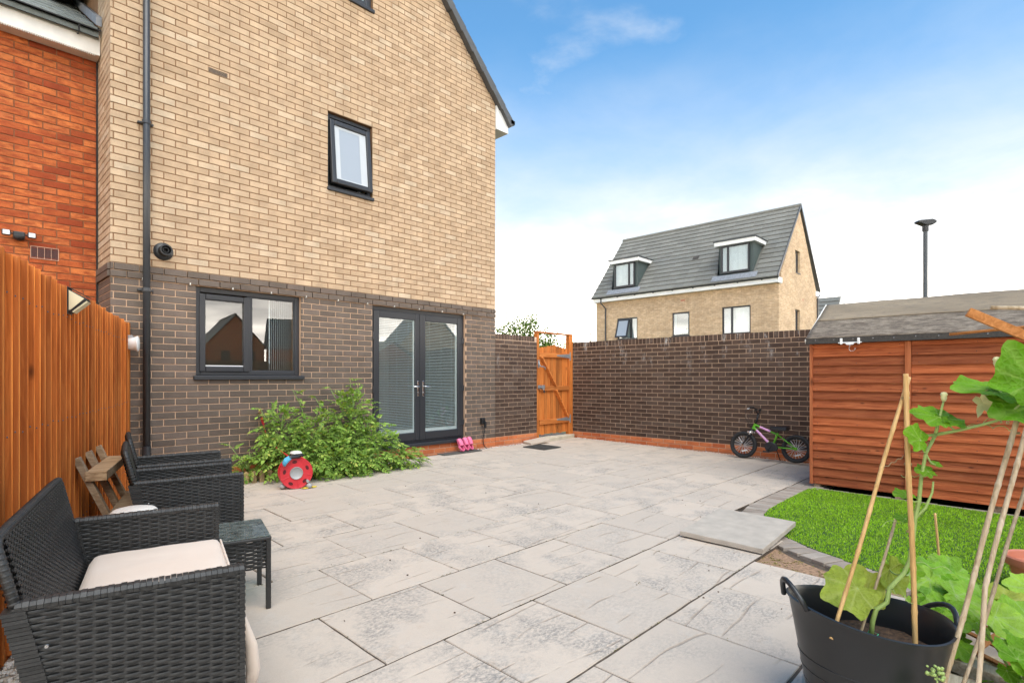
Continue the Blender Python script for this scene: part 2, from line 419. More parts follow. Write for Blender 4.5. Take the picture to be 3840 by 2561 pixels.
def leafm(name, cols, vein=(.30,.42,.13), vs_=.55, trans=.25, spots=None, quilt=False):
    t = T(name); r = t.rnd()
    c = t.ramp(r, cols)
    c = t.mix(1., c, t.ramp(t.noise(18, 4), [(.3, (.78,)*3), (.7, (1.18,)*3)]), 'MULTIPLY')
    at = t.n("ShaderNodeAttribute", attribute_name='vein')
    c = t.mix(t.math('MULTIPLY', at.outputs['Fac'], vs_), c, vein)
    if spots: c = t.mix(t.math('MULTIPLY', t.rng(t.noise(11, 5, .65), spots[0], spots[0]+.14), spots[1]), c, spots[2])
    hq = 0.
    if quilt:   # quilted blade between the side veins
        lu = t.n('ShaderNodeAttribute', attribute_name='luv')
        vo = t.n('ShaderNodeTexVoronoi', feature='DISTANCE_TO_EDGE', Scale=9., Vector=lu.outputs['Vector'])
        ed = t.rng(vo.outputs['Distance'], .0, .11, 1., 0.)
        c = t.mix(t.math('MULTIPLY', ed, .16), c, vein); hq = t.math('MULTIPLY', t.rng(vo.outputs['Distance'], 0., .25), .8)
    t.pbr(c, .6, t.bump(t.math('ADD', hq, t.math('ADD', t.noise(45, 5, .6), t.math('MULTIPLY', at.outputs['Fac'], -.8))), .55, .005), Specular_IOR_Level=.18)
    p = [n for n in t.nt.nodes if n.type == 'BSDF_PRINCIPLED'][0]
    tl = t.n("ShaderNodeBsdfTranslucent"); t.put(tl.inputs[0], t.mix(1., c, (1.25, 1.15, .55), 'MULTIPLY'))
    ms = t.n("ShaderNodeMixShader"); ms.inputs[0].default_value = trans
    t.nt.links.new(p.outputs[0], ms.inputs[1]); t.nt.links.new(tl.outputs[0], ms.inputs[2]); t.nt.links.new(ms.outputs[0], t.out.inputs[0])
    return t.m
M['tomato'] = leafm('tomato_leaf', [(0,(.13,.24,.035)),(.4,(.22,.36,.06)),(.8,(.31,.46,.085)),(.95,(.42,.50,.10)),(1,(.50,.47,.11))])
M['squash'] = leafm('squash_leaf', [(0,(.10,.26,.008)),(.5,(.15,.34,.012)),(1,(.20,.40,.02))], (.34,.50,.12), .8, .35, quilt=True)
M['squash_pale'] = leafm('yellowing_squash_leaf', [(0,(.25,.34,.04)),(1,(.36,.40,.06))], (.46,.50,.16), .8, .35, (.60,.6,(.50,.38,.12)), quilt=True)
M['squash_mild'] = leafm('mildewed_squash_leaf', [(0,(.13,.29,.018)),(.5,(.19,.37,.026)),(1,(.27,.44,.045))], (.34,.46,.18), .8, .25, (.61,.6,(.42,.38,.16)), quilt=True)
M['treeleaf'] = leafm('tree_leaf', [(0,(.06,.12,.02)),(.5,(.12,.20,.035)),(1,(.20,.27,.06))], trans=.3)
M['stem'] = plain('green_stem', (.22,.33,.075), .55, .2, 30)
M['vine'] = plain('pale_vine', (.30,.40,.11), .5, .15, 20)
M['petal'] = plain('pale_petal', (.62,.58,.30), .6, .15, 20)
M['bark'] = plain('tree_bark', (.12,.09,.065), .9, .3, 20, .5)
def grassm():
    t = T('artificial_grass_blade'); r = t.rnd()
    c = t.ramp(r, [(0,(.17,.33,.008)),(.45,(.21,.40,.010)),(.85,(.26,.46,.016)),(1,(.40,.52,.07))])
    c = t.mix(1., c, t.ramp(t.noise(2.5, 4), [(.3, (.85,)*3), (.7, (1.12,)*3)]), 'MULTIPLY')
    return t.pbr(c, .6, None, Specular_IOR_Level=.12)
M['grass'] = grassm()
def stone_m():
    t = T('white_pebble'); r = t.rnd()
    return t.pbr(t.ramp(r, [(0,(.55,.50,.42)),(.25,(.74,.71,.66)),(.85,(.82,.80,.77)),(1,(.62,.52,.36))]), .7, t.bump(t.noise(200, 3), .3, .002))
M['pebble'] = stone_m()
def felt():
    t = T('mineral_roof_felt'); a = t.noise(1.1, 5, .6, t.scaled((3, 1, 3))); g = t.noise(260, 3, .8); b = t.noise(18, 6, .75, t.scaled((1.4, .45, 1.)))
    c = t.mix(t.rng(a, .35, .65), (.20,.155,.105), (.28,.22,.15))
    c = t.mix(t.math('MULTIPLY', t.rng(b, .5, .68), .55), c, (.115,.10,.085))
    c = t.mix(1., c, t.ramp(g, [(.3, (.72,)*3), (.7, (1.2,)*3)]), 'MULTIPLY')
    return t.pbr(c, .95, t.bump(t.math('ADD', g, t.math('MULTIPLY', b, 1.5)), .5, .006))
M['felt'] = felt()
def felt2():
    t = T('worn_roof_felt'); g = t.noise(240, 3, .8); b = t.noise(22, 7, .8, t.scaled((1.2, .35, 1.)))
    c = t.mix(t.rng(b, .42, .62), (.10,.075,.055), (.27,.22,.165))
    c = t.mix(1., c, t.ramp(g, [(.3, (.7,)*3), (.7, (1.25,)*3)]), 'MULTIPLY')
    return t.pbr(c, .95, t.bump(t.math('ADD', g, b), .6, .006))
M['felt2'] = felt2()
M['felt_dark'] = plain('felt_edge_strip', (.055,.048,.042), .9, .3, 60, .3)
M['red_pl'] = plain('red_reel_plastic', (.60,.030,.040), .35, .08, 12)
M['grey_pl'] = plain('grey_reel_plastic', (.36,.36,.35), .45, .06, 12)
M['slot_dark'] = plain('dark_red_recess', (.10,.006,.008), .7)
M['hose'] = plain('red_hose', (.52,.035,.030), .35, .1, 30)
M['pink'] = plain('pink_foam', (.80,.165,.30), .5, .06, 20)
M['pink_in'] = plain('dark_pink_foam', (.45,.035,.10), .6, .1, 20)
M['yellow'] = plain('yellow_cloth', (.70,.52,.05), .8, .2, 30)
M['blue'] = plain('light_blue_cloth', (.10,.42,.62), .8, .2, 30)
M['green_paint'] = plain('green_frame_paint', (.115,.40,.020), .25, .08, 10)
M['pink_paint'] = plain('pink_frame_paint', (.72,.36,.62), .28, .08, 10)
M['terracotta'] = plain('terracotta_plastic', (.48,.16,.09), .55, .08, 12)
M['tub'] = plain('black_tub_plastic', (.013,.014,.0155), .36, .1, 8, .1)
M['mat_rubber'] = plain('rubber_mat', (.075,.07,.062), .85, .3, 60, .5)
M['lamp_cream'] = plain('cream_lamp_panel', (.66,.60,.40), .35, .04, 8)
M['led'] = plain('led_panel_white', (.82,.82,.84), .25, .03, 8)
M['stone_step'] = brick_mat('buff_stone', [(0,(.46,.40,.30)),(1,(.54,.48,.37))], (.85,1.1), 120, .85)
M['pane_rim'] = plain('pale_reveal_behind_glass', (.46,.48,.50), .5, .03, 6)
_t = T('lit_bulb_glow'); _e = _t.n("ShaderNodeEmission", Color=(1., .82, .55), Strength=6.); _t.nt.links.new(_e.outputs[0], _t.out.inputs[0]); M['bulb'] = _t.m
# ------------------------------------------------------------------ brickwork
CAMP = Vector((0, 0, EYE))
_bm_cache = {}
def brick_mb(l, h, d=.016, c=.0028):
    m = MB()
    v = [(0,c,0),(l,c,0),(l,c,h),(0,c,h),(c,0,c),(l-c,0,c),(l-c,0,h-c),(c,0,h-c),(0,d,0),(l,d,0),(l,d,h),(0,d,h)]
    m.add(v, [(4,5,6,7),(0,1,5,4),(1,2,6,5),(2,3,7,6),(3,0,4,7),(8,9,1,0),(9,10,2,1),(10,11,3,2),(11,8,0,3)])
    return m
def frame_of(origin, xdir):
    x = Vector(xdir); z = Vector((0,0,1)); y = z.cross(x); o = Vector(origin)
    return Matrix(((x.x,y.x,z.x,o.x),(x.y,y.y,z.y,o.y),(x.z,y.z,z.z,o.z),(0,0,0,1)))
def course(z0, z1, xs, xe, first, mat, cuts=(), L=.225, j=.010, from_end=True, jz=None):
    """bricks of one course; joints are counted from xe (or xs); cuts = openings [(a,b)]"""
    res = []; edges = []
    jz = j if jz is None else jz
    if from_end:
        x = xe; k = first
        while x > xs + 1e-4:
            nx = max(xs, x - k); edges.append((nx, x)); x = nx; k = L
    else:
        x = xs; k = first
        while x < xe - 1e-4:
            nx = min(xe, x + k); edges.append((x, nx)); x = nx; k = L
    for a, b in edges:
        segs = [(a, b, True, True)]
        for ca, cb in cuts:
            ns = []
            for s0, s1, jl, jr in segs:
                if cb <= s0 or ca >= s1: ns.append((s0, s1, jl, jr)); continue
                if s0 < ca: ns.append((s0, ca, jl, False))
                if s1 > cb: ns.append((cb, s1, False, jr))
            segs = ns
        for s0, s1, jl, jr in segs:
            p0 = s0 + (j/2 if jl and s0 > xs + 1e-4 else 0.0); p1 = s1 - (j/2 if jr and s1 < xe - 1e-4 else 0.0)
            if p1 - p0 > .02: res.append((p0, p1, z0 + jz/2, z1 - jz/2, mat))
    return res
def place_bricks(parent, bricks, Fm, n_single, name='brick', rest='brickwork', depth=.016, proud=0.):
    """the n_single bricks that show largest are objects of their own, the others are joined into one part per material"""
    def dist(b):
        c = Fm @ Vector(((b[0]+b[1])/2, 0, (b[2]+b[3])/2)); return (c - CAMP).length / max(.25, min(1, (b[1]-b[0])/.2))
    order = sorted(bricks, key=dist); rj = {}
    Pi = MW(parent).inverted()
    for i, (x0, x1, z0, z1, mk) in enumerate(order):
        l, h = x1 - x0, z1 - z0
        y = proud + random.uniform(-.0012, .0012)
        if i < n_single:
            key = (round(l, 3), round(h, 3), mk, depth)
            if key not in _bm_cache:
                me = brick_mb(key[0], key[1], depth).mesh('brick'); me.materials.append(M[mk]); _bm_cache[key] = me
            o = bpy.data.objects.new(name, _bm_cache[key]); COL.objects.link(o); o.parent = parent
            o.matrix_local = Pi @ Fm @ Matrix.Translation((x0, y, z0)) @ Matrix.Rotation(random.uniform(-.004, .004), 4, 'Y')
        else:
            b = brick_mb(l, h, depth); mb = rj.setdefault(mk, MB())
            mb.add([Pi @ (Fm @ (Vector(v) + Vector((x0, y, z0)))) for v in b.v], b.f)
    for mk, mb in rj.items():
        o = mb.build(rest, M[mk], parent, world=False, flip=False); o["kind"] = "stuff"

# ------------------------------------------------------------------ setting: ground sheets
g = MB(); g.add([(-220,-220,-.26),(260,-220,-.26),(260,260,-.26),(-220,260,-.26)], [(0,1,2,3)])
tag(g.build('ground', M['ground']), 'flat rough ground around the houses', kind='structure')
def sheet(name, pts, dz, mat, label):
    m = MB(); m.poly([(x, y, gz(y) + dz - .12) for x, y in pts], (0, 0, .12))
    return tag(m.build(name, mat), label, kind='structure')

# paving: bed with joint sand, every slab an object
bed = sheet('paving', [(-2.2,-3.),(3.955,-3.),(3.955,1.44),(4.62,1.44),(4.62,2.105),(9.4,2.105),(9.4,YW+.01),(-2.2,YW+.01)], -.0045, M['joint'], 'grey riven slab patio in running bond')
ROWY = [-2.55,-1.89,-1.23,-.57,.10,.765,1.438,2.102,2.757,3.415,4.062,4.69,5.29,5.875,6.45,YW-.055]
def rowx(i):
    # measured joint phase per course
    y0 = ROWY[i]; ph = {6: 1.69, 7: 1.365, 8: 1.04, 9: 2.05, 10: 1.74, 11: 2.076, 12: 3.14, 13: 2.8, 14: 3.05}.get(i, 1.365 if (i % 2) else 1.69)
    return ph
_sl = {}
def slab_mesh(l, wd, th=.04):
    key = (round(l, 3), round(wd, 3))
    if key in _sl: return _sl[key]
    rs = random.Random(hash(key) & 0xffff); m = MB(); c = .0025; n = 7
    def edge(a, b):  # slightly ragged pressed edge
        return [(a[0] + (b[0]-a[0])*k/n + rs.uniform(-.0022,.0022), a[1] + (b[1]-a[1])*k/n + rs.uniform(-.0022,.0022)) for k in range(n)]
    q = [(0,0),(l,0),(l,wd),(0,wd)]; ring = sum((edge(q[i], q[(i+1) % 4]) for i in range(4)), [])
    cx_, cy_ = l/2, wd/2
    inner = [(x + (c if x < cx_ else -c)*(abs(x-cx_) > cx_-.01) , y + (c if y < cy_ else -c)*(abs(y-cy_) > cy_-.01)) for x, y in ring]
    N = len(ring)
    m.add([(x, y, -th) for x, y in ring] + [(x, y, -.005) for x, y in ring] + [(x, y, 0) for x, y in inner],
          [(i, (i+1) % N, N+(i+1) % N, N+i) for i in range(N)] + [(N+i, N+(i+1) % N, 2*N+(i+1) % N, 2*N+i) for i in range(N)] + [tuple(range(2*N, 3*N))])
    me = m.mesh('slab'); me.materials.append(M['slab']); _sl[key] = me; return me
for i in range(len(ROWY)-1):
    y0, y1 = ROWY[i], ROWY[i+1]; ph = rowx(i)
    xe = 3.95 if y1 < 1.5 else (4.60 if y1 < 2.2 else XL - .035)
    xs = -2.1; k = math.floor((xs - ph)/.655); x = ph + k*.655
    while x < xe:
        a, b = max(x, xs), min(x + .655, xe)
        x += .655
        # the gravel strip lies along the fence; slabs stop at its edge
        mid = (y0+y1)/2; fx = FP.x + (mid - FP.y)*FU.x/FU.y + .10
        if b < fx - .25: continue
        if b - a < .06: continue
        jt = random.uniform(.006, .010)
        o = bpy.data.objects.new('slab', slab_mesh(b-a-jt, y1-y0-jt-.005)); COL.objects.link(o); o.parent = bed
        o.location = (a + jt/2, y0 + jt/2, gz(y0) + random.uniform(-.002, .003))
        o.rotation_euler = (TILT + random.uniform(-.0012,.0012), random.uniform(-.0012,.0012), random.uniform(-.001,.001))

# the loose slab lifted onto the edging
sl = thing('loose_slab', 'single loose grey slab lying tilted over the lawn edging', 'slab', (4.12, 1.43, gz(1.43)+.006), R(1.5), rot=(TILT+.004, -.055, R(1.2)))
m = MB()
o = bpy.data.objects.new('slab_top', slab_mesh(.80, .64, .038)); COL.objects.link(o); o.parent = sl; o.location = (0, 0, .041); o.material_slots[0].link = 'OBJECT'; o.material_slots[0].material = M['slab_grey']

# lawn
LAWN = [(6.93,1.90),(6.6,1.90),(6.2,1.898),(5.87,1.895),(5.60,1.885),(5.36,1.85),(5.15,1.775),(4.93,1.64),(4.72,1.45),(4.60,1.28),(4.52,1.14),(4.42,.945),(4.34,.74),(4.27,.55),(4.21,.30),(4.17,0.),(4.16,-.4),(4.16,-1.6),(7.02,-1.6),(7.02,1.87)]
EDGE_IN = LAWN[:18]
lb = sheet('lawn_base', LAWN, -.004, plain('lawn_backing', (.03,.07,.012), .9, .2, 20), 'green backing under the artificial grass')
def inside(x, y, poly):
    r = False; n = len(poly)
    for i in range(n):
        x0, y0 = poly[i]; x1, y1 = poly[(i+1) % n]
        if (y0 > y) != (y1 > y) and x < (x1-x0)*(y-y0)/(y1-y0)+x0: r = not r
    return r
gm = MB(); rs = random.Random(3); vs_, fs_ = [], []
cnt = 0
while cnt < 80000:
    x = rs.uniform(4.14, 7.04); y = rs.uniform(-.9, 1.93)
    if not inside(x, y, LAWN): continue
    if rs.random() < .35 and y < -.2: continue
    cnt += 1; a = rs.uniform(0, 6.283); h = rs.uniform(.008, .017); wd = rs.uniform(.0017, .0032)
    lx, ly = rs.gauss(.005, .009), rs.gauss(0, .009); z = gz(y) - .006
    c, s = math.cos(a)*wd, math.sin(a)*wd; o = len(vs_)
    vs_ += [(x-c, y-s, z), (x+c, y+s, z), (x+c*.8+lx*.4, y+s*.8+ly*.4, z+h*.6), (x-c*.8+lx*.4, y-s*.8+ly*.4, z+h*.6), (x+lx, y+ly, z+h)]
    fs_ += [(o,o+1,o+2,o+3), (o+3,o+2,o+4)]
gm.v, gm.f = vs_, fs_
tag(gm.build('grass', M['grass'], flip=False), 'bright green artificial grass lawn in front of the shed', 'lawn', kind='stuff')

# block edging around the lawn, one paver after another
eb = sheet('lawn_edging', [(x + .0, y) for x, y in [(8.9,2.10),(5.32,2.10),(5.12,2.03),(4.80,1.83),(4.55,1.62),(4.40,1.43),(4.29,1.27),(4.19,1.07),(4.10,.80),(4.02,.52),(3.97,.2),(3.955,-.1),(3.955,-2.),(7.2,-2.),(7.2,1.9),(8.9,1.9)]], -.030, M['joint'], 'edging of grey-brown block pavers around the lawn')
def paver_mesh(l, wd):
    key = ('p', round(l,3), round(wd,3))
    if key not in _sl:
        m = MB(); c = .004; t_ = .05
        v = [(-l/2,-wd/2,-t_),(l/2,-wd/2,-t_),(l/2,wd/2,-t_),(-l/2,wd/2,-t_),(-l/2,-wd/2,-c),(l/2,-wd/2,-c),(l/2,wd/2,-c),(-l/2,wd/2,-c),
             (-l/2+c,-wd/2+c,0),(l/2-c,-wd/2+c,0),(l/2-c,wd/2-c,0),(-l/2+c,wd/2-c,0)]
        m.add(v, [(0,1,5,4),(1,2,6,5),(2,3,7,6),(3,0,4,7),(4,5,9,8),(5,6,10,9),(6,7,11,10),(7,4,8,11),(8,9,10,11)])
        me = m.mesh('paver'); me.materials.append(M['paver']); _sl[key] = me
    return _sl[key]
def paver(x, y, rz, l=.2, wd=.1, dz=0.):
    o = bpy.data.objects.new('paver', paver_mesh(l, wd)); COL.objects.link(o); o.parent = eb
    o.location = (x, y, gz(y) + dz + random.uniform(-.003,.003)); o.rotation_euler = (TILT, 0, rz)
# along the lawn edge
acc = 0.; step = .103
pts = [Vector((x, y, 0)) for x, y in EDGE_IN]
seglen = [(pts[i+1]-pts[i]).length for i in range(len(pts)-1)]; tot = sum(seglen); d = .05
while d < tot:
    q = d; i = 0
    while q > seglen[i]: q -= seglen[i]; i += 1
    p = pts[i].lerp(pts[i+1], q/seglen[i]); tg = (pts[i+1]-pts[i]).normalized()
    t2 = (pts[min(i+2, len(pts)-1)]-pts[max(i-1,0)]).normalized(); nrm = Vector((t2.y, -t2.x, 0))
    ln = .195
    c = p + nrm * (ln/2 + .004) * 1.0
    if nrm.y < 0 and p.y > 1.5: nrm = -nrm; c = p + nrm*(ln/2+.004)
    if nrm.x > .2: nrm = -nrm; c = p + nrm*(ln/2+.004)
    paver(c.x, c.y, math.atan2(nrm.y, nrm.x), ln, .0975, -.002)
    d += step
for k in range(18):                                     # strip between lawn and shed
    paver(7.09, 1.83 - k*.2, R(90), .195, .098, -.012)
for r_ in range(3):                                    # beside and behind the shed
    for k in range(9): paver(7.05 + k*.205, 2.05 - r_*.104 + (0), 0, .2, .0985, -.004)
# soil wedge between the slabs and the blocks
so = sheet('soil_patch', [(3.945,.2),(4.02,.5),(4.09,.80),(4.18,1.07),(4.28,1.27),(4.42,1.44),(3.945,1.44)], -.024, M['soil'], 'bare dry soil wedge between the slabs and the block edging')
mo = MB(); rs = random.Random(5)
for k in range(900):
    x = rs.uniform(3.945, 4.42); y = rs.uniform(.45, 1.44)
    if not inside(x, y, [(3.945,.2),(4.02,.5),(4.09,.80),(4.18,1.07),(4.28,1.27),(4.42,1.44),(3.945,1.44)]): continue
    if math.sin(x*21)*math.sin(y*17+1) + rs.uniform(-.6,.6) < .1: continue
    z = gz(y) - .024; q = rs.uniform(.004, .011)
    for j in range(3):
        a = rs.uniform(0, 6.28); dx, dy = math.cos(a)*q, math.sin(a)*q
        mo.add([(x,y,z),(x+dx-dy*.4,y+dy+dx*.4,z+q*.6),(x+dx*1.6,y+dy*1.6,z+q*.5),(x+dx+dy*.4,y+dy-dx*.4,z+q*.6)], [(0,1,2,3)])
tag(mo.build('moss', leafm('yellow_green_moss', [(0,(.12,.12,.02)),(.6,(.26,.24,.05)),(1,(.42,.34,.14))]), flip=False), 'tufts of yellow-green moss on the bare soil wedge', 'moss', kind='stuff')

# moss tufts caught in the slab joints
mj = MB(); rs = random.Random(6)
for k in range(150):
    i = rs.randrange(5, 12); y = ROWY[i] + rs.uniform(-.004,.004)
    if rs.random() < .35: x = rowx(i) + .655*rs.randrange(0, 4); y = ROWY[i] + rs.random()*.6
    else: x = rs.uniform(1.3, 4.2)
    if y < 2.1 and x > 3.9: continue
    for j in range(rs.randrange(3, 9)):
        a = rs.uniform(0, 6.28); q = rs.uniform(.003,.008); px, py = x + rs.gauss(0,.015), y + rs.gauss(0,.003); dx, dy = math.cos(a)*q, math.sin(a)*q; z = gz(py)-.003
        mj.add([(px,py,z),(px+dx-dy*.4,py+dy+dx*.4,z+q*.7),(px+dx*1.5,py+dy*1.5,z+q*.6),(px+dx+dy*.4,py+dy-dx*.4,z+q*.7)], [(0,1,2,3)])
tag(mj.build('joint_moss', leafm('joint_moss', [(0,(.09,.08,.03)),(.6,(.16,.16,.05)),(1,(.28,.22,.10))]), flip=False), 'tiny tufts of moss caught in the slab joints', 'moss', kind='stuff')

# white pebbles along the fence
pm = MB(); rs = random.Random(11)
ico = bmesh.new(); bmesh.ops.create_icosphere(ico, subdivisions=1, radius=1.)
iv = [v.co.copy() for v in ico.verts]; ifc = [tuple(v.index for v in f.verts) for f in ico.faces]; ico.free()
def pebble(mb, x, y, z, r, rs, fl=.6):
    a = rs.uniform(0, 6.28); c, s = math.cos(a), math.sin(a); e = rs.uniform(.7, 1.2)
    j = [rs.uniform(.8,1.15) for _ in iv]
    mb.add([((v.x*e*c - v.y*s)*r*k + x, (v.x*e*s + v.y*c)*r*k + y, v.z*r*fl*k + z) for v, k in zip(iv, j)], ifc)
for k in range(5200):
    s_ = rs.uniform(-.95, 3.7); t_ = rs.uniform(.03, .17) if rs.random() < .8 else rs.uniform(.03, .24)
    p = FP + FU*s_ + FN*t_; r = rs.uniform(.006, .0125)
    pebble(pm, p.x, p.y, gz(p.y) + rs.uniform(-.004, .022), r, rs)
for k in range(700):     # thin line of chippings at the foot of the long wall and the house
    if rs.random() < .6: x, y = XL - rs.uniform(.0, .05), rs.uniform(2.0, YW-.1)
    else: x, y = rs.uniform(5.9, 7.6), YW - rs.uniform(0, .055)
    pebble(pm, x, y, gz(y)+rs.uniform(-.004,.006), rs.uniform(.004,.009), rs)
tag(pm.build('gravel', M['pebble'], flip=False), 'white pebbles along the foot of the fence and walls', 'gravel', kind='stuff')

# ------------------------------------------------------------------ main house
house = thing('brick_house', 'tall tan brick house with dark brick ground floor and french doors', 'house', (XA, YW, 0))
ZK = lambda k: .17 + .075*k
OPEN = {'kitchen': (1.945, 3.172, 1.22, 2.27), 'door': (4.222, 6.0, .185, 2.27), 'bath': (3.54, 4.225, 3.77, 4.82), 'attic': (3.54, 4.235, 6.47, 7.52)}
XM = (XA + XB)/2; PIT = 1.03
def roof_z(x): return 6.09 + (XB - x)*PIT if x > XM else 6.09 + (x - XA)*PIT
# backing wall (mortar) in two colours, pierced by the openings
def backing(z0, z1, mat, name):
    zs = sorted({z0, z1} | {v for o in OPEN.values() for v in o[2:] if z0 < v < z1})
    mb = MB()
    for a, b in zip(zs, zs[1:]):
        cut = sorted((o[0], o[1]) for o in OPEN.values() if o[2] < (a+b)/2 < o[3]); x = XA + .006
        for c0, c1 in cut + [(XB - .006, None)]:
            mb.box(x, c0, YW + .007, YW + .30, a, b); x = c1
    return mb.build(name, mat, house)
wall_lo = backing(-.25, 2.42, M['mort_pink'], 'wall')
wall_hi = backing(2.42, 6.09, M['mort_tan'], 'wall')
mb = MB()
y0 = YW + .007
def gab(poly): mb.poly([(x, y0, z) for x, z in poly], (0, .293, 0))
gab([(XA+.006,6.09),(3.54,6.09),(3.54,roof_z(3.54))]); gab([(4.235,6.09),(XB-.006,6.09),(4.235,roof_z(4.235))])
gab([(3.54,6.09),(4.235,6.09),(4.235,6.47),(3.54,6.47)]); gab([(3.54,7.52),(4.235,7.52),(4.235,roof_z(4.235)),(XM,roof_z(XM)),(3.54,roof_z(3.54))])
gable = mb.build('gable', M['mort_tan'], house)
HF = frame_of((0, YW, 0), (1, 0, 0))
lo, hi = [], []
for k in range(-3, 100):
    z0, z1 = ZK(k), ZK(k+1); zm = (z0+z1)/2
    cuts = [(o[0], o[1]) for o in OPEN.values() if o[2] - .01 < zm < o[3]]
    xs, xe = XA, XB
    if z1 > 6.09:
        xe = XB - (zm - 6.09)/PIT; xs = XA + (zm - 6.09)/PIT
    if xe - xs < .3: break
    mk = 'orange' if k < 0 else ('dark' if k < 30 else 'tan')
    rowlist = course(z0, z1, XA, XB, .1125 if k % 2 else .225, mk, cuts)
    if z1 > 6.09: rowlist = [(max(a, xs), min(b, xe), c, d_, e) for a, b, c, d_, e in rowlist if b > xs + .03 and a < xe - .03]
    (lo if k < 30 else hi).append((k, rowlist))
band = [b for k, r_ in lo if k in (28, 29) for b in r_]
place_bricks(wall_lo, band, HF, 10, proud=-.020, depth=.05)
place_bricks(wall_lo, [b for k, r_ in lo if k not in (28, 29) for b in r_], HF, 130)
place_bricks(wall_hi, [b for k, r_ in hi for b in r_ if b[3] < 6.09], HF, 150)
place_bricks(gable, [b for k, r_ in hi for b in r_ if b[3] >= 6.09], HF, 10)
# return wall on the left side of the house (faces the red neighbour)
RF = frame_of((XA, 7.537, 0), (0, -1, 0))
mb = MB(); mb.box(XA+.007, XA+.28, YW+.305, 15.5, -.25, 2.42); ret_lo = mb.build('return_wall', M['mort_pink'], house)
mb = MB(); mb.box(XA+.007, XA+.28, YW+.305, 15.5, 2.42, 6.09); mb.box(XA+.007, XA+.05, YW+.012, YW+.305, 2.42, 6.09); ret_hi = mb.build('return_wall', M['mort_tan'], house)
mb = MB(); mb.box(XA+.007, XA+.05, YW+.012, YW+.305, -.25, 2.42); mb.build('return_wall', M['mort_pink'], house)
rl, rh = [], []
for k in range(12, 78):
    row = course(ZK(k), ZK(k+1), 0, .675, .225 if k % 2 else .1125, 'dark' if k < 30 else 'tan')
    (rl if k < 30 else rh).extend(row)
place_bricks(ret_lo, rl, RF, 0, proud=0.0, depth=.011)
place_bricks(ret_hi, rh, RF, 0, depth=.011)
mb = MB(); mb.box(XA-.021, XA+.012, YW+.03, 7.53, ZK(28)+.005, ZK(29)-.005); mb.box(XA-.0205, XA+.012, YW+.03, 7.53, ZK(29)+.005, ZK(30)-.005); mb.build('return_band', M['dark'], house, bevel=.003)
mb = MB(); mb.box(XB-.29, XB-.007, YW+.305, 15.5, -.25, 6.0); mb.box(XA+.3, XB-.3, 15.2, 15.5, -.25, 6.0); mb.build('side_wall', M['tan'], house)
# roof
slope = math.atan(PIT)
for side in (1, -1):
    mb = MB(); ex = XM + side*3.10; ez = roof_z(XM) - 3.10*PIT
    up = Vector((-side*math.sin(-slope)*0, 0, 0))
    dx, dz = side*math.cos(slope), -math.sin(slope); nx, nz = side*math.sin(slope), math.cos(slope)
    L_ = 3.10/math.cos(slope); top = (XM, roof_z(XM))
    p = [(top[0], top[1]), (top[0]+dx*L_, top[1]+dz*L_), (top[0]+dx*L_+nx*.06, top[1]+dz*L_+nz*.06), (top[0], top[1]+.06/nz)]
    rf = mb.poly([(x, YW+.02, z) for x, z in p], (0, 8.8, 0)).build('roof', M['tile'], house)
    n = 14
    for i in range(n):        # dry verge caps, lapped like tiles
        a = L_ - .333*(i+1) - .0; b = a + .345
        if a < 0: break
        mb = MB(); off = .012
        q = []
        for s_, hh in ((a, -.035), (b, -.055), (b, .075+off), (a, .072)):
            q.append((top[0]+dx*s_+nx*hh, top[1]+dz*s_+nz*hh))
        mb.poly([(x, YW-.10, z) for x, z in q], (0, .25, 0)); mb.build('verge_tile', M['verge'], rf, bevel=.006)
# boxed eave end, soffit and gutter at the right corner
mb = MB(); mb.poly([(x, YW-.03, z) for x, z in [(XB+.004,5.60),(6.985,5.60),(6.985,5.80),(XB+.004,6.06)]], (0, 8.4, 0)); mb.build('eave_box', M['white'], house, bevel=.004)
mb = MB(); mb.tube([(7.04, YW-.09, 5.80), (7.04, YW+8.3, 5.80)], .055, 12); mb.box(6.99, 7.09, YW-.10, YW-.085, 5.77, 5.84); mb.build('gutter', M['pipe'], house, smooth=40)
# rooms behind the openings
def room(x0, x1, z0, z1, dep=2.6, mat='room'):
    y0 = YW + .302; v = [(x0,y0,z0),(x1,y0,z0),(x1,y0+dep,z0),(x0,y0+dep,z0),(x0,y0,z1),(x1,y0,z1),(x1,y0+dep,z1),(x0,y0+dep,z1)]
    mb = MB(); mb.add(v, [(0,1,2,3),(4,7,6,5),(1,5,6,2),(2,6,7,3),(3,7,4,0)]); return mb.build('room_lining', M[mat], house, flip=False)
room(1.3, 3.9, .2, 2.42); room(4.0, 6.4, .17, 2.42); room(3.3, 4.6, 3.5, 4.95, .8); room(3.3, 4.6, 6.3, 7.6, 1.2)

def ring(mb, x0, x1, z0, z1, wd, ya, yb):
    wl, wr, wb, wt = wd if isinstance(wd, tuple) else (wd,)*4
    for q in [(x0, x0+wl, z0, z1), (x1-wr, x1, z0, z1), (x0+wl, x1-wr, z0, z0+wb), (x0+wl, x1-wr, z1-wt, z1)]:
        mb.box(q[0], q[1], ya, yb, q[2], q[3])
    return mb
def pane(x0, x1, z0, z1, y, parent, mat='glass', name='pane'):
    return MB().box(x0, x1, y, y+.006, z0, z1).build(name, M[mat], parent)
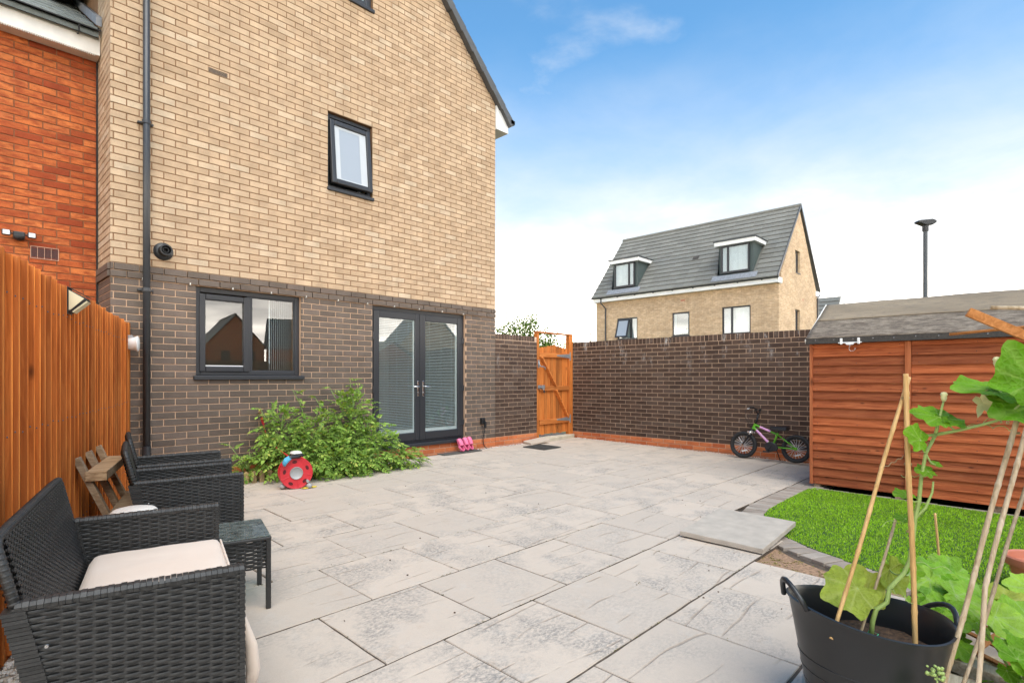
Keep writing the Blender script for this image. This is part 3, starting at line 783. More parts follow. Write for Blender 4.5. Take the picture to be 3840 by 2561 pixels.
# kitchen window: opening casement on the left, fixed light on the right
x0, x1, z0, z1 = OPEN['kitchen']
wf = ring(MB(), x0+.002, x1-.002, z0+.03, z1-.004, .055, YW+.055, YW+.125)
wf.box(2.515, 2.575, YW+.056, YW+.124, z0+.085, z1-.06)
win = wf.build('window', M['anthracite'], house, bevel=.006)
sash = ring(MB(), x0+.045, 2.545, z0+.07, z1-.075, .068, YW+.040, YW+.100).build('sash', M['anthracite'], win, bevel=.012)
pane(x0+.11, 2.48, z0+.135, z1-.14, YW+.075, win); pane(2.572, x1-.055, z0+.085, z1-.059, YW+.09, win)
ring(MB(), 2.574, x1-.056, z0+.083, z1-.058, .012, YW+.066, YW+.088).build('glazing_bead', M['anthracite'], win)
MB().box(x0-.03, x1+.035, YW-.035, YW+.10, z0-.022, z0+.028).build('sill', M['anthracite'], win, bevel=.008)
MB().box(x0+.113, 2.477, YW+.062, YW+.0745, z0+.136, z0+.149).build('spacer_bar', M['white'], win)
mb = MB()
for k in range(11):   # vertical blind drawn to the right
    x = 2.86 + k*.027; c, s = math.cos(R(62)), math.sin(R(62)); hw = .042
    mb.add([(x-hw*c, YW+.24-hw*s, z0+.1), (x+hw*c, YW+.24+hw*s, z0+.1), (x+hw*c, YW+.24+hw*s, z1-.06), (x-hw*c, YW+.24-hw*s, z1-.06)], [(0,1,2,3)])
mb.build('vertical_blind', M['curtain'], win, flip=False)
MB().box(2.83, 2.842, YW+.18, YW+.19, z0+.18, z1-.06).build('blind_cord', M['white'], win)
bl = MB(); bl.lathe([(0,-.05),(.035,-.04),(.05,0),(.035,.04),(0,.05)], 12, Matrix.Translation((2.06, YW+1.0, 2.33))); bl.build('ceiling_bulb', M['bulb'], house, smooth=True)
# french doors
x0, x1, z0, z1 = OPEN['door']
df = ring(MB(), x0+.002, x1-.002, z0+.03, z1-.004, (.05,.05,.04,.06), YW+.055, YW+.125).build('french_door', M['anthracite'], house, bevel=.005)
MB().box(x0-.02, x1+.025, YW-.045, YW+.12, z0-.02, z0+.028).build('threshold', M['anthracite'], df, bevel=.006)
for lx0, lx1, hs in ((4.268, 5.095, 1), (5.103, 5.952, -1)):
    lf = ring(MB(), lx0, lx1, z0+.065, z1-.06, (.095,.095,.125,.105), YW+.040, YW+.100).build('door_leaf', M['anthracite'], df, bevel=.010)
    a, b, c, d_ = lx0+.095, lx1-.095, z0+.19, z1-.165
    pane(a, b, c, d_, YW+.060, df)
    ring(MB(), a+.001, b-.001, c+.001, d_-.001, (.008,.022,.045,.012), YW+.068, YW+.092).build('blind_frame', M['white'], df)
    sl_ = MB(); z = c + .055
    while z < d_ - .02:
        sl_.add([(a+.012, YW+.070, z-.006), (b-.024, YW+.070, z-.006), (b-.024, YW+.086, z+.004), (a+.012, YW+.086, z+.004)], [(0,1,2,3)]); z += .0245
    for xx in (a+.10, (a+b)/2+.0, b-.11): sl_.box(xx-.0015, xx+.0015, YW+.068, YW+.0695, c+.05, d_-.01)
    bo = sl_.build('blind', M['blind'], df, flip=False); bo['kind'] = 'stuff'
    hx = lx1 - .045 if hs == 1 else lx0 + .045
    hb = MB(); hb.box(hx-.017, hx+.017, YW+.028, YW+.041, .93, 1.17)
    hb.build('handle_plate', M['steel'], df, bevel=.012, seg=3)
    hl = MB(); hl.tube([(hx, YW+.030, 1.085), (hx, YW-.012, 1.085), (hx-hs*.02, YW-.018, 1.085), (hx-hs*.12, YW-.018, 1.083)], .009, 8)
    hl.build('handle', M['steel'], df, smooth=True)
    kb = MB(); kb.lathe([(0,0),(.012,0),(.012,.018),(0,.018)], 12, Matrix.Translation((hx, YW+.028, .985)) @ Matrix.Rotation(R(90), 4, 'X')); kb.build('lock_cylinder', M['steel'], df, smooth=40)
    for zz in (.48, 1.05, 1.83):
        hh = MB(); xx = lx0 - .012 if hs == 1 else lx1 + .012
        hh.tube([(xx, YW+.035, zz-.05), (xx, YW+.035, zz+.05)], .014, 10); hh.box(xx-.028, xx+.028, YW+.033, YW+.045, zz-.045, zz+.045); hh.build('hinge', M['anthracite'], df, bevel=.003)
MB().box(5.082, 5.116, YW+.030, YW+.042, z0+.07, z1-.065).build('meeting_strip', M['anthracite'], df, bevel=.004)
# first-floor bathroom window, its sash pushed out at the bottom
x0, x1, z0, z1 = OPEN['bath']
win = ring(MB(), x0+.002, x1-.002, z0+.03, z1-.004, .05, YW+.055, YW+.125).build('window', M['anthracite'], house, bevel=.006)
MB().box(x0-.01, x1+.015, YW-.030, YW+.10, z0-.02, z0+.028).build('sill', M['anthracite'], win, bevel=.008)
SM = Matrix.Translation((0, YW+.045, z1-.085)) @ Matrix.Rotation(R(-5.5), 4, 'X')
def rot(mb): mb.v = [tuple(SM @ Vector(v)) for v in mb.v]; return mb
hgt = z1 - z0 - .16
rot(ring(MB(), x0+.035, x1-.03, -hgt, 0, .068, -.03, .03)).build('sash', M['anthracite'], win, bevel=.012)
rot(MB().box(x0+.10, x1-.095, -.004, .004, -hgt+.065, -.065)).build('pane', M['frosted'], win)
rot(ring(MB(), x0+.104, x1-.099, -hgt+.069, -.069, (.07,.10,.02,.035), -.0075, -.0045)).build('pane_edge', M['pane_rim'], win)
for xx in (x1-.16, x1-.09): MB().box(xx, xx+.045, YW+.14, YW+.15, z0+.05, z0+.12).build('window_stay', M['white'], win)
# attic window at the top of the frame
x0, x1, z0, z1 = OPEN['attic']
win = ring(MB(), x0+.002, x1-.002, z0+.03, z1-.004, .05, YW+.055, YW+.125).build('window', M['anthracite'], house, bevel=.006)
MB().box(x0-.01, x1+.015, YW-.030, YW+.10, z0-.02, z0+.028).build('sill', M['anthracite'], win, bevel=.008)
ring(MB(), x0+.035, x1-.035, z0+.06, z1-.05, .065, YW+.040, YW+.095).build('sash', M['anthracite'], win, bevel=.012)
pane(x0+.10, x1-.10, z0+.125, z1-.115, YW+.07, win)
MB().box(x0+.06, x1-.06, YW+.16, YW+.17, z0+.06, z1-.05).build('curtain', M['curtain'], win)
# rainwater pipe with collars
dp = MB().tube([(1.452, YW-.075, -.02), (1.452, YW-.075, 7.2)], .034, 16).build('downpipe', M['pipe'], house, smooth=True)
for zz in (.36, 2.155, 3.93):
    cl = MB(); cl.tube([(1.452, YW-.075, zz-.02), (1.452, YW-.075, zz+.02)], .042, 16); cl.box(1.38, 1.524, YW-.045, YW-.002, zz-.010, zz+.010); cl.build('pipe_clip', M['pipe'], dp, bevel=.003)
MB().tube([(1.452, YW-.075, .37), (1.452, YW-.075, .50)], .041, 16).build('pipe_socket', M['pipe'], dp, smooth=40)
# boiler flue terminal
FM = Matrix.Translation((1.622, YW, 2.60)) @ Matrix.Rotation(R(90), 4, 'X')
fl = MB().lathe([(.095,-.002),(.095,.012),(.075,.030),(.058,.036),(.058,.13),(.046,.13),(.046,.02),(0,.02)], 28, FM).build('flue', M['black'], house, smooth=40)
MB().lathe([(.030,.02),(.030,.11),(.024,.11),(.024,.02)], 20, FM).build('flue_core', M['black'], fl, smooth=40)
# terracotta-coloured air brick, weep vents, socket and lead, tap
ab = MB().box(2.065, 2.28, YW-.004, YW+.01, 4.745, 4.805).build('air_vent', plain('vent_plastic', (.42,.27,.15), .6), house)
gr = MB()
for i in range(5): gr.box(2.07, 2.275, YW-.006, YW-.002, 4.7495+i*.0105, 4.7555+i*.0105)
gr.build('vent_slots', M['black'], ab)
for i in range(11):
    xx = 1.43 + i*.45
    MB().box(xx-.0045, xx+.0045, YW-.030, YW+.0, ZK(28)-.006, ZK(28)+.018).build('weep_vent', M['white_dirty'], house)
so_ = MB().box(6.32, 6.41, YW-.055, YW+.002, .43, .53).build('outdoor_socket', M['black'], house, bevel=.008)
MB().box(6.36, 6.40, YW-.085, YW-.056, .36, .47).build('plug', M['black'], so_, bevel=.008)
MB().tube([(6.38,YW-.07,.37),(6.375,YW-.05,.28),(6.372,YW-.025,.18),(6.38,YW-.025,.08),(6.405,YW-.05,.02),(6.43,YW-.07,.003)], .007, 6).build('cable', M['black'], so_, smooth=True)

# ------------------------------------------------------------------ red neighbour on the left
nb = thing('neighbour_house', 'red-orange brick house wing with white fascia at the left edge', 'house', (.4, 7.54, 0))
nw = MB().box(-4.5, XA-.012, 7.544, 7.84, -.25, 4.80).build('wall', M['mort_red'], nb)
NF = frame_of((0, 7.537, 0), (1, 0, 0)); rb = []
VENT = (.585, .815, 2.47, 2.60)
for k in range(12, 62):
    z0, z1 = .17 + .075*k, .245 + .075*k; zm = (z0+z1)/2
    cuts = [(VENT[0], VENT[1])] if VENT[2] < zm < VENT[3] else []
    rb += [b for b in course(z0, z1, -1.2, XA-.016, .225 if k % 2 else .1125, 'red', cuts)]
place_bricks(nw, rb, NF, 290)
# expansion joint, vent grille
MB().box(XA-.014, XA-.002, 7.52, 7.545, 0, 4.72).build('movement_joint', M['black'], nb)
ve = ring(MB(), VENT[0], VENT[1], VENT[2], VENT[3], .006, 7.530, 7.545)
for i in range(3): ve.box(VENT[0]+.055*(i+1), VENT[0]+.055*(i+1)+.004, 7.531, 7.545, VENT[2], VENT[3])
ve = ve.build('air_vent', plain('vent_frame', (.46,.26,.17), .6), nb)
vb = MB().box(VENT[0]+.003, VENT[1]-.003, 7.540, 7.56, VENT[2]+.003, VENT[3]-.003)
for i in range(11): vb.box(VENT[0]+.004, VENT[1]-.004, 7.5345, 7.541, VENT[2]+.008+i*.0108, VENT[2]+.013+i*.0108)
vb.build('vent_louvres', plain('vent_dark', (.10,.035,.03), .6), ve)
# fascia, soffit, gutter, tiled roof
MB().box(-4.5, XA-.008, 7.36, 7.376, 4.735, 4.93).build('fascia', M['white_dirty'], nb, bevel=.003)
sf = MB().box(-4.5, XA-.008, 7.376, 7.55, 4.735, 4.745).build('soffit', M['white_dirty'], nb)
vg = MB()
for i in range(95): vg.box(-.6 + i*.018, -.592 + i*.018, 7.362, 7.40, 4.722, 4.7345)
vg.build('soffit_vent_teeth', M['white_dirty'], sf)
gt = MB().lathe([(.056, a) for a in (-2.6, 2.6)], 10, Matrix.Translation((XA-.02-2.6, 7.305, 4.955)) @ Matrix.Rotation(R(90), 4, 'Y'), 0., math.pi).build('gutter', M['pipe'], nb, smooth=True)
MB().tube([(-4.5,7.25,4.955),(XA-.02,7.25,4.955)], .007, 6).build('gutter_lip', M['pipe'], gt)
for xx in (.2, .95): MB().tube([(xx,7.375,4.90),(xx,7.33,4.885),(xx,7.28,4.895),(xx,7.245,4.94)], .008, 6).build('gutter_bracket', M['pipe'], gt)
pit = R(32)
nr = MB().poly([(-4.5, 7.30, 4.955), (-4.5, 10.3, 4.955+3*math.tan(pit)), (-4.5, 10.3, 4.90+3*math.tan(pit)), (-4.5, 7.30, 4.90)], (4.5+XA-.03, 0, 0)).build('roof', M['tile2'], nb)
for r_ in range(9):
    for c_ in range(8):
        x = XA - .04 - .33*(c_+1) + (.165 if r_ % 2 else 0); xe = min(x+.326, XA-.035); y = 7.27 + r_*.26
        if xe - x < .05: continue
        z = 4.965 + (y-7.30)*math.tan(pit)
        MB().poly([(x, y, z+.012), (x, y+.33, z+.33*math.tan(pit)-.002), (x, y+.33, z+.33*math.tan(pit)+.022), (x, y-.004, z+.042)], (xe-x, 0, 0)).build('roof_tile', M['tile2'], nr)
MB().poly([(XA-.055, 7.28, 5.02), (XA-.055, 10.2, 5.02+2.92*math.tan(pit)), (XA-.055, 10.2, 5.10+2.92*math.tan(pit)), (XA-.055, 7.28, 5.12)], (.05, 0, 0)).build('flashing', M['lead'], nb)
# ------------------------------------------------------------------ boundary walls
sw = thing('boundary_wall', 'short dark brown brick wall between the house corner and the gate', 'wall', (6.70, YW, 0), group='garden brick walls')
SX0, SX1 = XB+.006, 7.80
sb = MB().box(SX0, SX1, YW+.008, YW+.21, -.25, 1.99).build('wall_core', M['mort_grey'], sw)
SF = frame_of((0, YW, 0), (1, 0, 0)); br = []
for k in range(-3, 23):
    z0 = .17+.075*k; br += course(z0, z0+.075, SX0, SX1, .1125 if k % 2 else .225, 'orange' if k < 0 else 'brown', L=.225, from_end=False)
br += [(SX0+.003+i*.0745, SX0+.0675+i*.0745, 1.905, 1.998, 'brown') for i in range(14)]
place_bricks(sw, br, SF, 300)
lw = thing('boundary_wall', 'long dark brown brick wall with brick-on-edge coping behind the bicycle', 'wall', (XL, 4.3, 0), group='garden brick walls')
LWB = 0.122
MB().box(XL+.008, XL+.21, -1.5, YW+.10, -.3, 1.935).build('wall_core', M['mort_grey'], lw)
LF = frame_of((XL, YW+.10, 0), (0, -1, 0)); br = []
for k in range(-3, 23):
    z0 = LWB + .0745*k
    zz = z0 - .0
    br += course(zz, zz+.0745, 0, 6.4, .1125 if k % 2 else .225, 'orange' if (k < 0) else 'brown', from_end=False, jz=.0105)
coping = [(.004+i*.0745, .0685+i*.0745, LWB+.0745*23+.005, 1.942, 'brown') for i in range(85)]
vis = [b for b in br if b[0] < 4.75]; hid = [b for b in br if b[0] >= 4.75]
place_bricks(lw, vis + coping[:64], LF, 300)
place_bricks(lw, hid + coping[64:], LF, 0)

# ------------------------------------------------------------------ gate
gt = thing('garden_gate', 'orange-stained ledged wooden gate in an open-topped frame', 'gate', (8.35, YW, 0))
MB().box(7.806, 7.862, YW+.0, YW+.075, -.06, 2.075).build('frame_post', M['gate'], gt, bevel=.004)
MB().box(8.79, 8.905, YW-.01, YW+.085, -.06, 2.075).build('frame_post', M['gate'], gt, bevel=.004)
MB().box(7.800, 8.912, YW-.005, YW+.082, 2.077, 2.110).build('frame_head', M['gate_x'], gt, bevel=.003)
nb_ = 10; x = 7.868
for i in range(nb_):
    wv = .0915; zt = 1.86 - .012*abs(i-5)**1.0 + random.uniform(-.004,.004)
    MB().box(x, x+wv-.004, YW+.030 + (.004 if i % 2 else 0), YW+.046 + (.004 if i % 2 else 0), .115 + random.uniform(-.01,.012), zt).build('gate_board', M['gate'], gt, bevel=.002); x += wv
for zz in (1.66, 1.01, .36):
    MB().box(7.875, 8.785, YW-.006, YW+.029, zz-.045, zz+.045).build('rail', M['gate_x'], gt, bevel=.004)
MB().bar((7.93, YW+.004, 1.61), (8.36, YW+.004, 1.045), .030, .085, (0,-1,0)).build('brace', M['gate_x'], gt, bevel=.003)
MB().bar((8.36, YW+.004, .975), (8.75, YW+.004, .41), .030, .085, (0,-1,0)).build('brace', M['gate_x'], gt, bevel=.003)
for zz in (1.655, .385):
    MB().poly([(8.82, YW-.012, zz-.045), (8.40, YW-.012, zz-.014), (8.385, YW-.012, zz), (8.40, YW-.012, zz+.014), (8.82, YW-.012, zz+.045)], (0, .005, 0)).box(8.80, 8.83, YW-.02, YW-.008, zz-.085, zz+.085).build('hinge', M['galv'], gt, bevel=.002)
la = MB().box(7.815, 7.90, YW-.022, YW-.008, 1.005, 1.075).tube([(7.80, YW-.03, 1.035), (8.0, YW-.03, 1.035)], .009, 8).box(7.92, 8.01, YW-.022, YW-.008, 1.0, 1.075)
la.build('bolt', M['galv'], gt, bevel=.002)
MB().box(7.94, 7.985, YW-.05, YW-.028, .925, .975).tube([(7.95,YW-.039,.97),(7.95,YW-.039,1.0),(7.963,YW-.039,1.012),(7.975,YW-.039,1.0),(7.975,YW-.039,.97)], .004, 6).build('padlock', M['steel'], gt, bevel=.004)
MB().tube([(7.835,YW-.015,1.52),(7.83,YW-.04,1.46),(7.87,YW-.05,1.43),(7.93,YW-.045,1.435),(7.99,YW-.05,1.41),(8.01,YW-.03,1.38)], .012, 8).box(7.815, 7.86, YW-.016, YW-.006, 1.41, 1.56).build('gate_latch', M['galv'], gt, smooth=40)
# stones at the gate
ss = thing('stone_step', 'buff stone slab laid as a step below the gate', 'step', (8.45, 6.95, gz(6.9)))
MB().poly([(7.80,6.83,-.01),(8.02,6.70,-.01),(8.90,6.80,-.01),(8.90,7.18,-.01),(7.80,7.18,-.01)], (0,0,.075)).build('step_stone', M['stone_step'], ss, bevel=.012)
ls = thing('offcut_slab', 'small grey slab offcut propped by the wall left of the gate', 'slab', (7.6, 6.7, gz(6.7)), rot=(R(1.5), R(-4), 0))
MB().poly([(-.30,-.13,.022),(.20,-.17,.022),(.25,.12,.022),(-.22,.13,.022)], (0,0,.042)).build('offcut', M['slab'], ls, bevel=.006, world=False)
dm = thing('drain_mat', 'dark rubber grid mat on the slabs before the gate', 'mat', (7.24, 6.25, gz(6.25)), R(1), rot=(TILT, 0, R(1)))
mm = MB()
for i in range(15): mm.box(-.23+i*.032, -.222+i*.032, -.24, .24, .003, .019)
for i in range(16): mm.box(-.236, .228, -.24+i*.031, -.2335+i*.031, .004, .018)
mm.box(-.24,.236,-.246,.246,.002,.007); mm.build('grid', M['mat_rubber'], dm, world=False)
dk = thing('door_mat', 'thin dark doormat below the french doors under the clogs', 'mat', (5.78, 6.75, gz(6.75)), rot=(TILT, 0, 0))
MB().box(-.40,.40,-.10,.095,.004,.016).build('mat_pad', M['mat_rubber'], dk, bevel=.004, world=False)

# ------------------------------------------------------------------ fence on the left
fe = thing('timber_fence', 'tall orange-stained close-board timber fence on the left', 'fence', tuple(FP + FU*1.4))
FM_ = Matrix(((FU.x,FN.x,0,FP.x),(FU.y,FN.y,0,FP.y),(0,0,1,0),(0,0,0,1)))
def fbox(s0, s1, n0, n1, z0, z1, mat, name, rnd=0., bev=.004):
    b = MB(); sm = (s0+s1)/2; z0 += gz(FP.y + FU.y*sm); c = .012
    pr = [(s0,z0),(s1,z0),(s1,z1-c),(s1-c,z1-.003),(s1-.3*(s1-s0),z1),(s0+.3*(s1-s0),z1-.002),(s0+c,z1-.004),(s0,z1-c)]
    b.poly([FM_ @ Vector((s, n0, z)) for s, z in pr], FM_.to_3x3() @ Vector((0, n1-n0, 0)))
    return b.build(name, M[mat], fe, bevel=bev)
s_ = -1.35; i = 0
rf_ = random.Random(21)
while s_ < 3.60:
    zt = 1.80 + rf_.uniform(-.010, .012); wd = .108 + rf_.uniform(-.006, .006); n1 = .030 + rf_.uniform(-.004, .004)
    b = MB(); zb0 = .02 + gz(FP.y + FU.y*s_)
    pl = [(s_, -.006), (s_, n1), (s_+.006, n1+.002), (s_+wd+.006, .004), (s_+wd+.006, -.006)]
    c_ = .010; lo_, hi_ = [], []
    v = [FM_ @ Vector((s, n, zb0)) for s, n in pl] + [FM_ @ Vector((s, n, zt - c_*(1 if k in (1, 2) else .3) - rf_.uniform(0, .004))) for k, (s, n) in enumerate(pl)]
    b.add(v, [(4,3,2,1,0), (5,6,7,8,9)] + [(k, (k+1) % 5, 5+(k+1) % 5, 5+k) for k in range(5)])
    o = b.build('fence_board', M['fence'], fe, bevel=.003); o.data.materials.append(M['fence_edge_shade']); o.data.polygons[2].material_index = 1; s_ += wd; i += 1  # near edge face takes the shade-darkened wood
nh = MB(); q = -1.35 + .02
while q < 3.55:
    for zz in (.32, 1.0, 1.62):
        p = FM_ @ Vector((q + rf_.uniform(-.004,.012), .0335, zz + rf_.uniform(-.012,.012) + gz(5)))
        nh.lathe([(0,.0016),(.0038,.001),(.0042,-.004)], 7, Matrix.Translation(p) @ Matrix.Rotation(R(90), 4, 'Y'))
    q += .108
nh.build('nail_heads', M['grey_metal'], fe)['kind'] = 'stuff'
fbox(3.63, 3.73, -.07, .03, -.02, 1.80, 'fence', 'fence_post', bev=.006)
for zz in (.35, 1.0, 1.6): fbox(-1.35, 3.62, -.055, -.008, zz-.04, zz+.04, 'fence', 'fence_rail')
fbox(-1.35, 3.62, -.006, .012, -.06, .018, 'fence', 'gravel_board')

def on_fence(s, n, z): return FM_ @ Vector((s, n, z))
# solar wedge lamp on the fence
fl = thing('fence_lamp', 'black wedge-shaped solar lamp with cream panels on the fence', 'lamp', tuple(on_fence(1.10, .022, 1.70)), math.atan2(FU.y, FU.x))
b = MB().poly([(-.06,0,-.08),(-.06,0,.085),(-.06,-.012,.085),(-.06,-.012,-.08)], (.12,0,0)); b.build('back_plate', M['black'], fl, world=False, bevel=.003)
b = MB()
pr = [(-.012,.075),(-.105,.02),(-.105,.012),(-.02,-.07),(-.012,-.07)]
b.poly([(-.052, y, z) for y, z in pr], (.104,0,0)); b.build('lamp_body', M['black'], fl, world=False, bevel=.002)
b = MB().poly([(-.0535,-.016,.066),(-.0535,-.092,.018),(-.0535,-.024,-.055),(-.0535,-.016,-.055)], (-.003,0,0)); b.build('side_panel', M['lamp_cream'], fl, world=False)
b = MB().poly([(-.046,-.1015,.006),(.046,-.1015,.006),(.046,-.030,-.064),(-.046,-.030,-.064)], (0,-.006,-.006)); b.build('front_panel', M['lamp_cream'], fl, world=False)
b = MB().poly([(-.056,-.010,.084),(.056,-.010,.084),(.056,-.110,.026),(-.056,-.110,.026)], (0,0,.005)); b.build('solar_lid', M['black'], fl, world=False)
# round white sounder near the fence end
sr = thing('alarm_sounder', 'white round alarm sounder fixed near the end of the fence', 'alarm', tuple(on_fence(3.60, .022, 1.575)), math.atan2(FU.y, FU.x))
RM = Matrix.Rotation(R(90), 4, 'X')
MB().lathe([(0,0),(.055,0),(.062,.01),(.066,.05),(.075,.075),(.080,.080),(.080,.088),(.06,.098),(0,.102)], 28, RM).build('sounder_body', M['white'], sr, smooth=40, world=False)
MB().box(-.03,.03,-.045,-.0,.055,.085).build('bracket', M['galv'], sr, world=False, bevel=.003)

# twin-head floodlight on the red wall
fd = thing('floodlight', 'black twin-head security floodlight on the red brick wall', 'floodlight', (.495, 7.535, 2.675))
MB().box(-.045,.045,-.075,-.0,-.03,.04).lathe([(.045,-.04),(.04,-.065),(.02,-.08),(0,-.082)], 16, Matrix.Translation((0,-.055,.03))).build('sensor_body', M['black'], fd, world=False, bevel=.008)
for sx in (-1, 1):
    hd = MB().box(sx*.098-.034, sx*.098+.034, -.075, -.045, -.012, .046).build('lamp_head', M['black'], fd, world=False, bevel=.008)
    MB().box(sx*.098-.026, sx*.098+.026, -.079, -.0745, -.005, .039).build('led_panel', M['led'], hd, world=False, bevel=.004)
    MB().tube([(sx*.04,-.05,.015),(sx*.068,-.055,.015)], .008, 8).build('arm', M['black'], fd, world=False)

# ------------------------------------------------------------------ shed
SHX, SHY, SHL, SHW = 7.13, 1.915, 2.55, 1.62
sh = thing('garden_shed', 'red-brown overlap timber shed with felt roof', 'shed', (SHX, SHY-1.2, gz(1.0)))
zb = gz(1.)+.045; EZ = 1.655; ns = 17; ph_ = (EZ+.01-zb)/ns
MB().box(SHX+.03, SHX+SHW, SHY-SHL, SHY-.03, zb-.01, EZ-.02).build('shed_lining', M['shed_z'], sh)
for (ya, yb) in ((SHY-.905, SHY-.012), (SHY-SHL+.02, SHY-.962)):
    for i in range(ns):
        z = zb + i*ph_; j = random.uniform(-.004,.004); t_ = random.uniform(.0,.004)
        p = [(SHX-.010-t_, z+j), (SHX+.016, z+j-.0), (SHX+.022, z+ph_+.012), (SHX+.014, z+ph_+.012)]
        MB().poly([(x, ya, zz) for x, zz in p], (0, yb-ya, 0)).build('shed_board', M['shed'], sh, bevel=.0015)
nl = MB()
for i in range(ns):
    for yy in (SHY-.06, SHY-.46, SHY-.87, SHY-1.02, SHY-1.5, SHY-1.95):
        nl.lathe([(0,.0018),(.0042,.001),(.0046,-.004)], 7, Matrix.Translation((SHX-.007+random.uniform(-.001,.001), yy+random.uniform(-.012,.012), zb+i*ph_+.022+random.uniform(-.004,.004))) @ Matrix.Rotation(R(-90), 4, 'Y'))
nl.build('nail_heads', M['black'], sh)['kind'] = 'stuff'
for i in range(ns):   # end wall towards the bicycle
    z = zb + i*ph_; p = [(SHY+.004, z), (SHY-.014, z), (SHY-.02, z+ph_+.012), (SHY-.012, z+ph_+.012)]
    MB().poly([(SHX+.04, y, zz) for y, zz in p], (SHW-.06, 0, 0)).build('shed_board', M['shed_z'], sh, bevel=.0015)
MB().box(SHX-.020, SHX+.035, SHY-.012, SHY+.022, zb-.005, EZ).build('corner_trim', M['shed_z'], sh, bevel=.003)
MB().box(SHX-.030, SHX+.012, SHY-.960, SHY-.908, zb-.004, EZ-.003).build('cover_strip', M['shed_z'], sh, bevel=.003)
for yy in (SHY-.05, SHY-.85, SHY-1.65, SHY-2.4): MB().box(SHX+.01, SHX+SHW-.02, yy-.035, yy+.035, gz(yy)-.02, zb-.004).build('skid', M['grey_wood'], sh)
RX, RZ = SHX + SHW/2, 2.135
e0 = (SHX-.075, EZ+.012); ed = Vector((RX-e0[0], 0, RZ-e0[1])); en = Vector((-ed.z, 0, ed.x)).normalized()
# upper and lower felt sheets, uneven
def felt_sheet(f0, f1, lift, name, mat, ya, yb, amp):
    b = MB(); nx, ny = 10, 44; v, f = [], []
    for i in range(nx+1):
        for j in range(ny+1):
            t_ = f0 + (f1-f0)*i/nx; y = ya + (yb-ya)*j/ny
            p = Vector((e0[0], y, e0[1])) + ed*t_ + en*(lift + amp*(noise.noise(Vector((t_*2.4+3, y*2.1, 5))) + .6*noise.noise(Vector((t_*6, y*5, 9)))))
            v.append(p)
    for i in range(nx):
        for j in range(ny): f.append((i*(ny+1)+j, i*(ny+1)+j+1, (i+1)*(ny+1)+j+1, (i+1)*(ny+1)+j))
    b.add(v, f); o = b.build(name, M[mat], sh, smooth=True)
    so = o.modifiers.new('solid', 'SOLIDIFY'); so.thickness = .004; so.offset = 0
    return o
felt_sheet(-.005, .56, .022, 'felt_sheet', 'felt2', SHY+.045, SHY-SHL-.05, .004)
felt_sheet(.50, 1.01, .029, 'felt_sheet', 'felt', SHY+.04, SHY-SHL-.05, .007)
MB().poly([(e0[0], SHY+.04, e0[1]), (RX, SHY+.04, RZ), (RX, SHY+.04, RZ+.014), (e0[0]-.0, SHY+.04, e0[1]+.014)], (0, -SHL-.08, 0)).build('roof_deck', M['shed_z'], sh)
e2 = SHX+SHW+.075
MB().poly([(e2, SHY+.04, e0[1]), (e2, SHY+.04, e0[1]+.02), (RX, SHY+.04, RZ+.03), (RX, SHY+.04, RZ+.005)], (0, -SHL-.08, 0)).build('roof_far_slope', M['felt'], sh)
MB().poly([(SHX+.03, SHY-.03, EZ-.02), (SHX+SHW-.01, SHY-.03, EZ-.02), (RX, SHY-.03, RZ-.02)], (0, -.03, 0)).build('gable_panel', M['shed_z'], sh)
MB().box(e0[0]-.012, e0[0]+.006, SHY-SHL-.05, SHY+.046, EZ-.038, EZ+.034).build('felt_edge', M['felt_dark'], sh, bevel=.004)
MB().bar((e0[0]-.008, SHY+.048, EZ-.01), (RX, SHY+.048, RZ+.02), .014, .045).build('bargeboard', M['white_dirty'], sh, bevel=.002)
for i in range(13):
    yy = SHY - .06 - i*.19
    MB().lathe([(0,.003),(.005,.002),(.006,0)], 8, Matrix.Translation((e0[0]-.012, yy, EZ+.004+random.uniform(-.004,.004))) @ Matrix.Rotation(R(-90), 4, 'Y')).build('clout_nail', M['steel'], sh)
# white clip hanger hooked below the eave
hg = thing('clip_hanger', 'white plastic clip hanger hung upside down under the shed eave', 'hanger', (SHX-.095, SHY-.41, EZ-.035))
for sy in (-.085, .085): MB().box(-.012,.012,sy-.012,sy+.012,-.02,.05).build('clip', M['white'], hg, world=False, bevel=.005)
MB().box(-.005,.005,-.115,.115,-.006,.006).poly([(-.005,-.05,-.004),(-.005,.05,-.004),(-.005,.03,-.026),(-.005,-.03,-.026)], (.01,0,0)).build('bar', M['white'], hg, world=False, bevel=.002)
MB().tube([(0,0,-.026)] + [(0, -.022+.03*math.cos(R(a)), -.068+.03*math.sin(R(a))) for a in range(50, -200, -20)], .0028, 6).build('hook', M['steel'], hg, world=False, smooth=True)

# ------------------------------------------------------------------ house across the road
def brick_wall_mat(name, c1, c2, mort, sc):
    t = T(name); 
    sx = t.n("ShaderNodeSeparateXYZ"); t.put(sx.inputs[0], t.pos)
    cb = t.n("ShaderNodeCombineXYZ"); t.put(cb.inputs[0], t.math('ADD', sx.outputs[0], sx.outputs[1])); t.put(cb.inputs[1], sx.outputs[2])
    b = t.n("ShaderNodeTexBrick", Vector=cb.outputs[0], Color1=c1, Color2=c2, Mortar=mort, Scale=1., Mortar_Size=.007, Brick_Width=.225, Row_Height=.075, Bias=0.)
    c = t.mix(1., b.outputs[0], t.ramp(t.noise(1.2, 5), [(.3, (.86,)*3), (.7, (1.1,)*3)]), 'MULTIPLY')
    c = t.mix(1., c, t.ramp(t.noise(9, 4), [(.3, (.85,)*3), (.7, (1.12,)*3)]), 'MULTIPLY')
    return t.pbr(c, .88, t.bump(b.outputs[1], -.3, .006))
M['far_tan'] = brick_wall_mat('far_tan_brickwork', (.49,.335,.195), (.61,.44,.28), (.43,.285,.175), 1)
